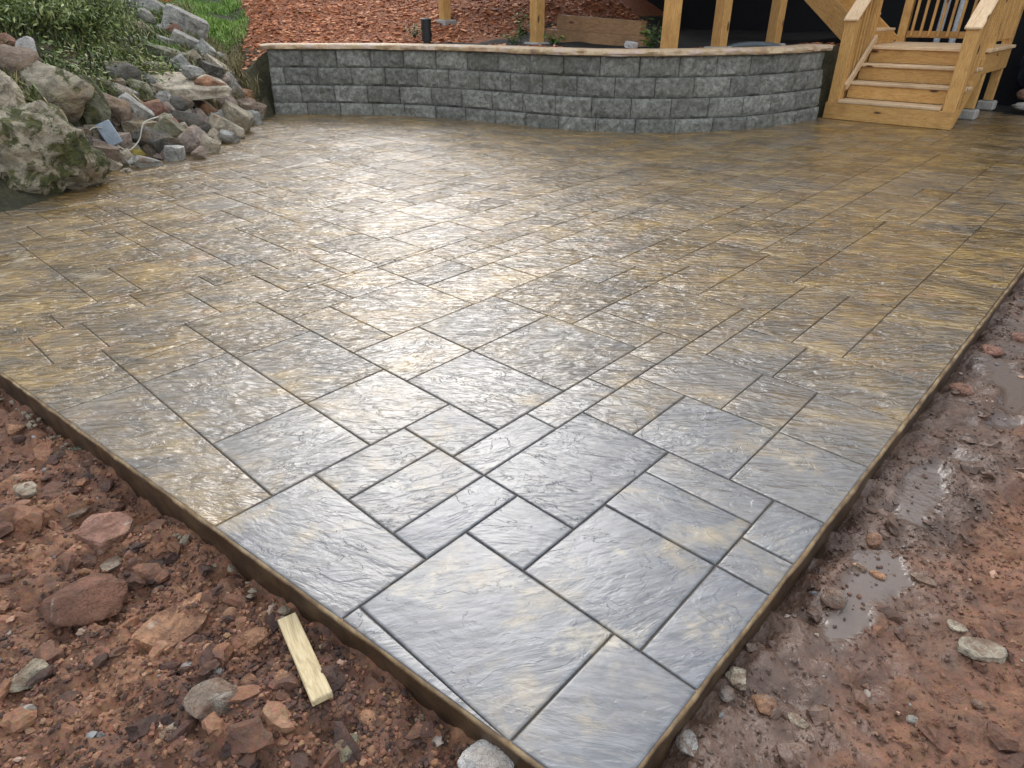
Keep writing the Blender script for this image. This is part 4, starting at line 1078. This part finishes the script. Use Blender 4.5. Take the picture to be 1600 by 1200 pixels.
blades('upper_grass', 9000, ((.30, .42), (2.0, 6.0), -.1), 44, [(0, (.03, .04, .012)), (.4, (.08, .12, .028)), (.7, (.16, .18, .05)), (1, (.28, .24, .11))], .05, .2, .011, 1.4)
blades('lawn_grass', 42000, ((.36, .60), (2.6, 11.0), -.5), 41, [(0, (.06, .12, .018)), (.5, (.15, .29, .04)), (1, (.28, .40, .08))], .04, .11, .016, 1.1)
blades('dry_grass', 9000, ((.40, .50), (.35, 3.6), -.4), 42, [(0, (.07, .05, .02)), (.5, (.20, .15, .065)), (.8, (.16, .17, .05)), (1, (.34, .28, .15))], .07, .2, .010, 1.0)
blades('bank_weeds', 5000, ((.12, .30), (.35, 1.2), .1), 43, [(0, (.025, .03, .012)), (.5, (.07, .085, .026)), (1, (.22, .18, .085))], .05, .15, .009, 1.1)
def leaf_litter(name, n_, angs, rbs, seed, stops, s0, s1, hmax):
    r_ = np.random.default_rng(seed); ang = r_.uniform(*angs, n_); rb = r_.uniform(rbs[0]**.5, rbs[1]**.5, n_)**2
    ba = np.arctan2(BANK[:, 1]+.9, 1.0-BANK[:, 0]); br = np.hypot(BANK[:, 0]-1.0, BANK[:, 1]+.9)
    rad = rb+np.interp(ang, ba, br); x = 1.0-np.cos(ang)*rad; y = -.9+np.sin(ang)*rad
    d = fbm(x*2.1, y*2.1, 0, seed, 3); z, mu = hill(x, y); ok = (d+r_.uniform(-.5, .5, n_) > .1) & (mu < .4) & ~inside(x, y, SLAB); x, y, z, d = x[ok], y[ok], z[ok], d[ok]; m = len(x)
    p = np.stack([x, y, z+r_.random(m)**1.5*hmax], -1); d1 = r_.normal(size=(m, 3))*np.array((1, 1, .6)); d1 /= np.linalg.norm(d1, axis=1)[:, None]
    d2 = np.cross(d1, np.array((0, 0, 1.0))+.5*r_.normal(size=(m, 3))); d2 /= np.linalg.norm(d2, axis=1)[:, None]; s = r_.uniform(s0, s1, m)[:, None]
    V = np.stack([p-d1*s, p+d2*s*.45, p+d1*s, p-d2*s*.45], 1).reshape(-1, 3); c = np.clip(.5+.4*d+r_.normal(0, .22, m), 0, 1)
    tag(meshobj(name, V, np.arange(m*4).reshape(-1, 4), m_grass('leaf_'+name, stops, .5), attrs={'rnd': np.repeat(c, 4)}), kind='stuff')
leaf_litter('ground_cover', 26000, (.0, .40), (.75, 5.5), 47, [(0, (.025, .035, .012)), (.4, (.07, .11, .026)), (.7, (.16, .22, .05)), (1, (.30, .30, .10))], .012, .034, .17)
leaf_litter('dead_leaves', 7000, (.12, .47), (.5, 3.0), 48, [(0, (.05, .032, .015)), (.5, (.14, .09, .04)), (1, (.30, .21, .10))], .012, .03, .06)
M_LEAF = m_grass('weed_leaf', [(0, (.03, .06, .015)), (.5, (.085, .16, .03)), (1, (.22, .30, .07))], .5)
def weed(x, y, h, nst, spread, seed, label, leaf=.05):
    r_ = random.Random(seed); z = zg(x, y); vs, fs, rs = [], [], []
    for k in range(nst):
        a = r_.uniform(0, 6.28); ln = r_.uniform(.2, 1)*spread; hh = h*r_.uniform(.6, 1)
        pts = [Vector((math.cos(a)*ln*t**1.4, math.sin(a)*ln*t**1.4, hh*t)) for t in (0, .33, .66, 1)]
        for p, q in zip(pts[:-1], pts[1:]):
            o_ = len(vs); vs += [p+Vector((.003, 0, 0)), p+Vector((-.003, .002, 0)), q+Vector((-.002, -.002, 0)), q+Vector((.002, 0, 0))]; fs.append((o_, o_+1, o_+2, o_+3)); rs += [.3]*4
        for j in range(9):
            t = r_.uniform(.2, 1); c = Vector((math.cos(a)*ln*t**1.4, math.sin(a)*ln*t**1.4, hh*t)); b = r_.uniform(0, 6.28); l = leaf*r_.uniform(.6, 1.3)
            d = Vector((math.cos(b), math.sin(b), r_.uniform(-.4, .5))).normalized(); s = d.cross(Vector((0, 0, 1))).normalized()*l*.28
            o_ = len(vs); vs += [c, c+d*l*.45+s, c+d*l+Vector((0, 0, -l*.2)), c+d*l*.45-s]; fs.append((o_, o_+1, o_+2, o_+3)); rs += [r_.random()]*4
    o = meshobj('weed', vs, fs, M_LEAF, loc=(x, y, z), attrs={'rnd': np.array(rs)}); tag(o, label, 'weed', 'weeds behind the wall')
weed(-7.35, 6.0, .20, 14, .22, 1, 'bright green weed left of the black bollard light')
weed(-6.3, 7.15, .42, 12, .30, 2, 'tall dark leafy weed left of the post under the deck', .08)
weed(-5.85, 6.5, .16, 9, .2, 3, 'low green weed at the foot of the second deck post', .06)
weed(-3.95, 6.95, .36, 8, .30, 4, 'dark leafy weed left of the third deck post', .10)
weed(-5.3, 6.75, .14, 7, .15, 5, 'small dark weed right of the second deck post', .07)

def shrub(x, y, rx, ry, h, seed, label, stops, n_=9000):
    z = zg(x, y); t = empty('shrub', (x, y, z)); tag(t, label, 'shrub', 'shrubs on the bank'); r_ = np.random.default_rng(seed)
    nc = 46; a = r_.uniform(0, 6.28, nc); rr0 = r_.random(nc)**.5*.85
    cc_ = np.stack([np.cos(a)*rr0*rx, np.sin(a)*rr0*ry, h*(1-rr0**2)*r_.uniform(.5, 1.0, nc)], -1)
    vs, fs = [], []
    for c in cc_[:26]:
        o_ = len(vs); vs += [(.012, 0, -.05), (-.008, .01, -.05), (-.008, -.01, -.05), (c[0]+.003, c[1], c[2]), (c[0]-.003, c[1]+.003, c[2]), (c[0], c[1]-.003, c[2])]
        fs += [(o_, o_+1, o_+4, o_+3), (o_+1, o_+2, o_+5, o_+4), (o_+2, o_, o_+3, o_+5)]
    meshobj('stems', vs, fs, M_BARK, t)
    w_ = r_.integers(0, nc, n_); p = cc_[w_]+r_.normal(0, 1, (n_, 3))*np.array((.13, .13, .085)); p[:, 2] = np.maximum(p[:, 2], -.06)
    d1 = r_.normal(size=(n_, 3))+np.array((0, 0, .8))+1.2*(p-cc_[w_])/.13*.3; d1 /= np.linalg.norm(d1, axis=1)[:, None]; d2 = np.cross(d1, r_.normal(size=(n_, 3))); d2 /= np.linalg.norm(d2, axis=1)[:, None]
    s = r_.uniform(.018, .042, n_)[:, None]; V = np.stack([p-d1*s, p+d2*s*.28, p+d1*s, p-d2*s*.28], 1).reshape(-1, 3)
    c = np.clip(r_.normal(.5, .2, n_)+.25*r_.normal(size=nc)[w_], 0, 1)
    meshobj('foliage', V, np.arange(n_*4).reshape(-1, 4), m_grass('shrub_leaf', stops, .5), t, attrs={'rnd': np.repeat(c, 4)})
SG = [(0, (.026, .036, .012)), (.35, (.10, .145, .035)), (.65, (.23, .29, .085)), (1, (.42, .43, .19))]
M_BARK = m_plain('bark', (.07, .05, .035), .9, .03, 12.)
shrub(-8.15, 1.2, .9, .7, .45, 81, 'low feathery green shrub above the white stone, top left corner', SG)
shrub(-8.55, 1.95, .62, .55, .34, 82, 'bushy dark green shrub left of the climbing stone row', SG)

# ============================================================ trees on the bank, beyond the left edge of the picture; added to darken what the wet slab mirrors
M_CROWN = m_grass('tree_leaf', [(0, (.018, .032, .010)), (.5, (.045, .085, .02)), (1, (.09, .14, .035))], .5)
def added_tree(x, y, h, seed, label):
    z = zg(x, y); t = empty('added_tree', (x, y, z)); tag(t, label, 'added_tree', 'unseen trees added on the bank'); r_ = np.random.default_rng(seed); rd = random.Random(seed)
    vs, fs = [], []
    def limb(p, q, ra, rb, seg=8):
        o_ = len(vs); ax = (q-p).normalized(); u = ax.cross(Vector((.3, .9, .2))).normalized(); w_ = ax.cross(u)
        for c, r in ((p, ra), (q, rb)): vs.extend([c+(u*math.cos(6.2832*j/seg)+w_*math.sin(6.2832*j/seg))*r for j in range(seg)])
        fs.extend([(o_+j, o_+(j+1) % seg, o_+seg+(j+1) % seg, o_+seg+j) for j in range(seg)])
    top = Vector((rd.uniform(-.3, .3), rd.uniform(-.3, .3), h*.75)); limb(Vector((0, 0, -.3)), top*.5, .2, .13); limb(top*.5, top, .13, .04)
    cl = []
    for k in range(13):
        b = top*rd.uniform(.3, .95); a = k*2.4; L = h*rd.uniform(.16, .30); e_ = b+Vector((math.cos(a)*L, math.sin(a)*L, L*rd.uniform(.1, .7))); limb(b, e_, .06, .015, 6); cl += [e_, (b+e_)/2+Vector((0, 0, .3))]
    meshobj('trunk', vs, fs, M_BARK, t, smooth=True)
    cl = np.array([tuple(c) for c in cl]); n_ = 5200; c = cl[r_.integers(0, len(cl), n_)]; p = c+r_.normal(0, 1, (n_, 3))*np.array((.55, .55, .42))*h/8
    d1 = r_.normal(size=(n_, 3)); d1 /= np.linalg.norm(d1, axis=1)[:, None]; d2 = np.cross(d1, r_.normal(size=(n_, 3))); d2 /= np.linalg.norm(d2, axis=1)[:, None]
    s = r_.uniform(.07, .15, n_)[:, None]*h/8
    V = np.stack([p-d1*s, p+d2*s*.6, p+d1*s, p-d2*s*.6], 1).reshape(-1, 3); F_ = np.arange(n_*4).reshape(-1, 4)
    meshobj('crown', V, F_, M_CROWN, t, attrs={'rnd': np.repeat(r_.random(n_), 4)})
for k, (a, r_, h, w_) in enumerate(((-.16, 15.5, 8.5, 'lowest on'), (.02, 17.5, 9.5, 'second along'), (.17, 16.5, 8.0, 'third along'), (.31, 18.5, 9.0, 'fourth along'), (.47, 21.0, 8.0, 'last along'))):
    added_tree(1.0-math.cos(a)*r_, -.9+math.sin(a)*r_, h, 60+k, 'leafy green tree, %s the unseen row added for slab reflections' % w_)

# ============================================================ small things
# wood offcut
tt = np.linspace(0, 1, 40); gz = ground_z(-.16+.28*tt, -.468-.073*tt); A_, B_ = np.polyfit(tt, gz, 1); up_ = max(0, (gz-(A_*tt+B_)).max())*.8+.012
o = beam('wood_offcut', (-.16, -.468, B_+up_), (.12, -.541, A_+B_+up_), .046, .018, M_SCRAP, bev=.002); tag(o, 'pale pine offcut lying on the soil beside the slab', 'board')
# bollard light: ribbed black cylinder
bl = empty('bollard_light', (-6.62, 5.62, .82)); tag(bl, 'black ribbed bollard light standing behind the wall cap', 'light')
def lathe(name, prof, mat, parent, seg=20, loc=(0, 0, 0)):
    vs = [(r*math.cos(2*math.pi*k/seg), r*math.sin(2*math.pi*k/seg), z) for r, z in prof for k in range(seg)]
    fs = [(i*seg+k, i*seg+(k+1) % seg, (i+1)*seg+(k+1) % seg, (i+1)*seg+k) for i in range(len(prof)-1) for k in range(seg)]
    fs += [tuple(range(seg))[::-1], tuple((len(prof)-1)*seg+k for k in range(seg))]
    return meshobj(name, vs, fs, mat, parent, smooth=True, loc=loc, sharp=40)
lathe('stem', [(.05, -.05), (.05, .06)], M_BLACK, bl)
pr = []
for k in range(11): pr += [(.072, .06+k*.022), (.072, .074+k*.022), (.060, .075+k*.022), (.060, .081+k*.022)]
lathe('ribbed_body', pr, M_BLACK, bl); lathe('top_cap', [(.076, .302), (.076, .318), (.06, .328)], M_BLACK, bl)
# grey plastic box with cables among the rocks
gb = empty('cable_box', (-5.96, 1.22, .28)); tag(gb, 'grey-blue plastic box with thin pale cables among the rocks', 'box')
M_BOX = m_plain('grey_plastic', (.30, .35, .40), .45)
bx = beam('housing', (-5.95, 1.235, .175), (-5.985, 1.175, .37), .13, .055, M_BOX, gb, up=(.85, -.4, .2), bev=.008)
def tube(name, pts, rad, mat, parent=None, seg=7):
    base = Vector(parent.location) if parent else Vector()
    P = [Vector(p)-base for p in pts]; Q = []
    ext = [P[0]*2-P[1]]+P+[P[-1]*2-P[-2]]
    for k in range(1, len(ext)-2):
        a, b, c, d = ext[k-1:k+3]
        for j in range(6):
            t = j/6; Q.append(.5*((2*b)+(c-a)*t+(2*a-5*b+4*c-d)*t*t+(3*b-a-3*c+d)*t**3))
    Q.append(P[-1]); vs, fs = [], []
    for k, q in enumerate(Q):
        t = (Q[min(k+1, len(Q)-1)]-Q[max(k-1, 0)]).normalized(); u = t.cross(Vector((.3, .2, 1))).normalized(); w_ = t.cross(u)
        vs += [q+(u*math.cos(6.2832*j/seg)+w_*math.sin(6.2832*j/seg))*rad for j in range(seg)]
    for k in range(len(Q)-1): fs += [(k*seg+j, k*seg+(j+1) % seg, (k+1)*seg+(j+1) % seg, (k+1)*seg+j) for j in range(seg)]
    fs += [tuple(range(seg))[::-1], tuple((len(Q)-1)*seg+j for j in range(seg))]
    return meshobj(name, vs, fs, mat, parent, smooth=True)
M_CABLE = m_plain('pale_cable', (.50, .46, .38), .6)
tube('cable', [(-5.95, 1.22, .19), (-5.90, 1.30, .12), (-5.93, 1.43, .19), (-5.95, 1.52, .33), (-6.05, 1.7, .36)], .006, M_CABLE, gb)
tube('cable', [(-5.97, 1.18, .32), (-5.93, 1.08, .34), (-5.92, .98, .28)], .005, M_CABLE, gb)
tube('cable', [(-5.86, 1.22, .14), (-5.82, 1.25, .02), (-5.80, 1.27, -.02)], .005, M_CABLE, gb)
# grey hose under the deck
M_HOSE = m_plain('grey_hose', (.055, .07, .08), .45)
h_ = tube('drain_hose', [(-3.35, 7.55, .76), (-3.2, 7.75, .835), (-3.02, 8.0, .85), (-2.85, 8.2, .82), (-2.75, 8.35, .74)], .045, M_HOSE); tag(h_, 'dark grey flexible hose arching between the last two deck posts', 'hose')
# block of concrete on the bed
o = meshobj('concrete_piece', [], [], None) if False else None
me = rock_mesh('s', 991, 3); co = np.empty(len(me.vertices)*3, np.float32); me.vertices.foreach_get('co', co); me.vertices.foreach_set('co', (co.reshape(-1, 3)*np.array((.17, .12, .07))).ravel().astype(np.float32)); me.update()
o = link(bpy.data.objects.new('concrete_piece', me)); o.location = (-3.95, 6.55, .875); o.color = (.62, .62, .6, 1); o['moss'] = 0.0; o.rotation_euler = (.1, .15, .6)
tag(o, 'whitish piece of concrete behind the cap, left of the third deck post', 'concrete')
# orange-red tub at the top edge of the lawn
tb = empty('plastic_tub', (-13.2, 4.95, 1.18)); tag(tb, 'orange-red plastic tub on the lawn at the top edge', 'tub')
M_TUB = m_plain('orange_plastic', (.62, .09, .03), .4)
tb.location.z = zg(-13.2, 4.95)
lathe('body', [(.14, 0), (.17, .20), (.165, .2), (.135, .02)], M_TUB, tb); lathe('rim', [(.165, .19), (.185, .19), (.185, .215), (.165, .215)], M_TUB, tb)
# tarp heap, clay pot and slabs in the dark right of the stairs
def lump(name, loc, dims, mat, seed, label, cat, amp=.25):
    bm = bmesh.new(); bmesh.ops.create_icosphere(bm, subdivisions=5, radius=1.0); P = np.array([v.co for v in bm.verts])
    n1 = fbm(P[:, 0]*1.3, P[:, 1]*1.3, P[:, 2]*1.3, seed, 2); n2 = np.abs(fbm(P[:, 0]*3.1+2, P[:, 1]*3.1, P[:, 2]*2.2, seed+5, 4, .55))
    P = P*(1+amp*n1-amp*.7*n2)[:, None]; P[:, 2] = np.maximum(P[:, 2], -.55)
    for v, q in zip(bm.verts, P): v.co = Vector(q)*Vector(dims) if False else Vector((q[0]*dims[0], q[1]*dims[1], q[2]*dims[2]))
    me = bpy.data.meshes.new(name); bm.to_mesh(me); bm.free(); me.materials.append(mat); me.polygons.foreach_set('use_smooth', np.ones(len(me.polygons), bool))
    o = link(bpy.data.objects.new(name, me)); o.location = loc; tag(o, label, cat); return o
M_TARP = m_plain('dark_tarp', (.035, .042, .055), .42, .02, 6.)
lump('tarp', (-.15, 12.0, .52), (.62, .45, .85), M_TARP, 3, 'dark crumpled tarp heap right of the stairs', 'tarp')
M_CLAY = m_plain('brown_bag', (.19, .105, .075), .75, .01)
lump('sack', (-.42, 11.25, .20), (.16, .13, .10), M_CLAY, 8, 'small brown lumpy sack on the ground below the tarp', 'sack', .12)
lump('sack', (-.38, 11.15, .06), (.19, .13, .06), M_CONC, 9, 'flat grey lump under the brown sack', 'sack', .12)
print('done', len(bpy.data.objects))
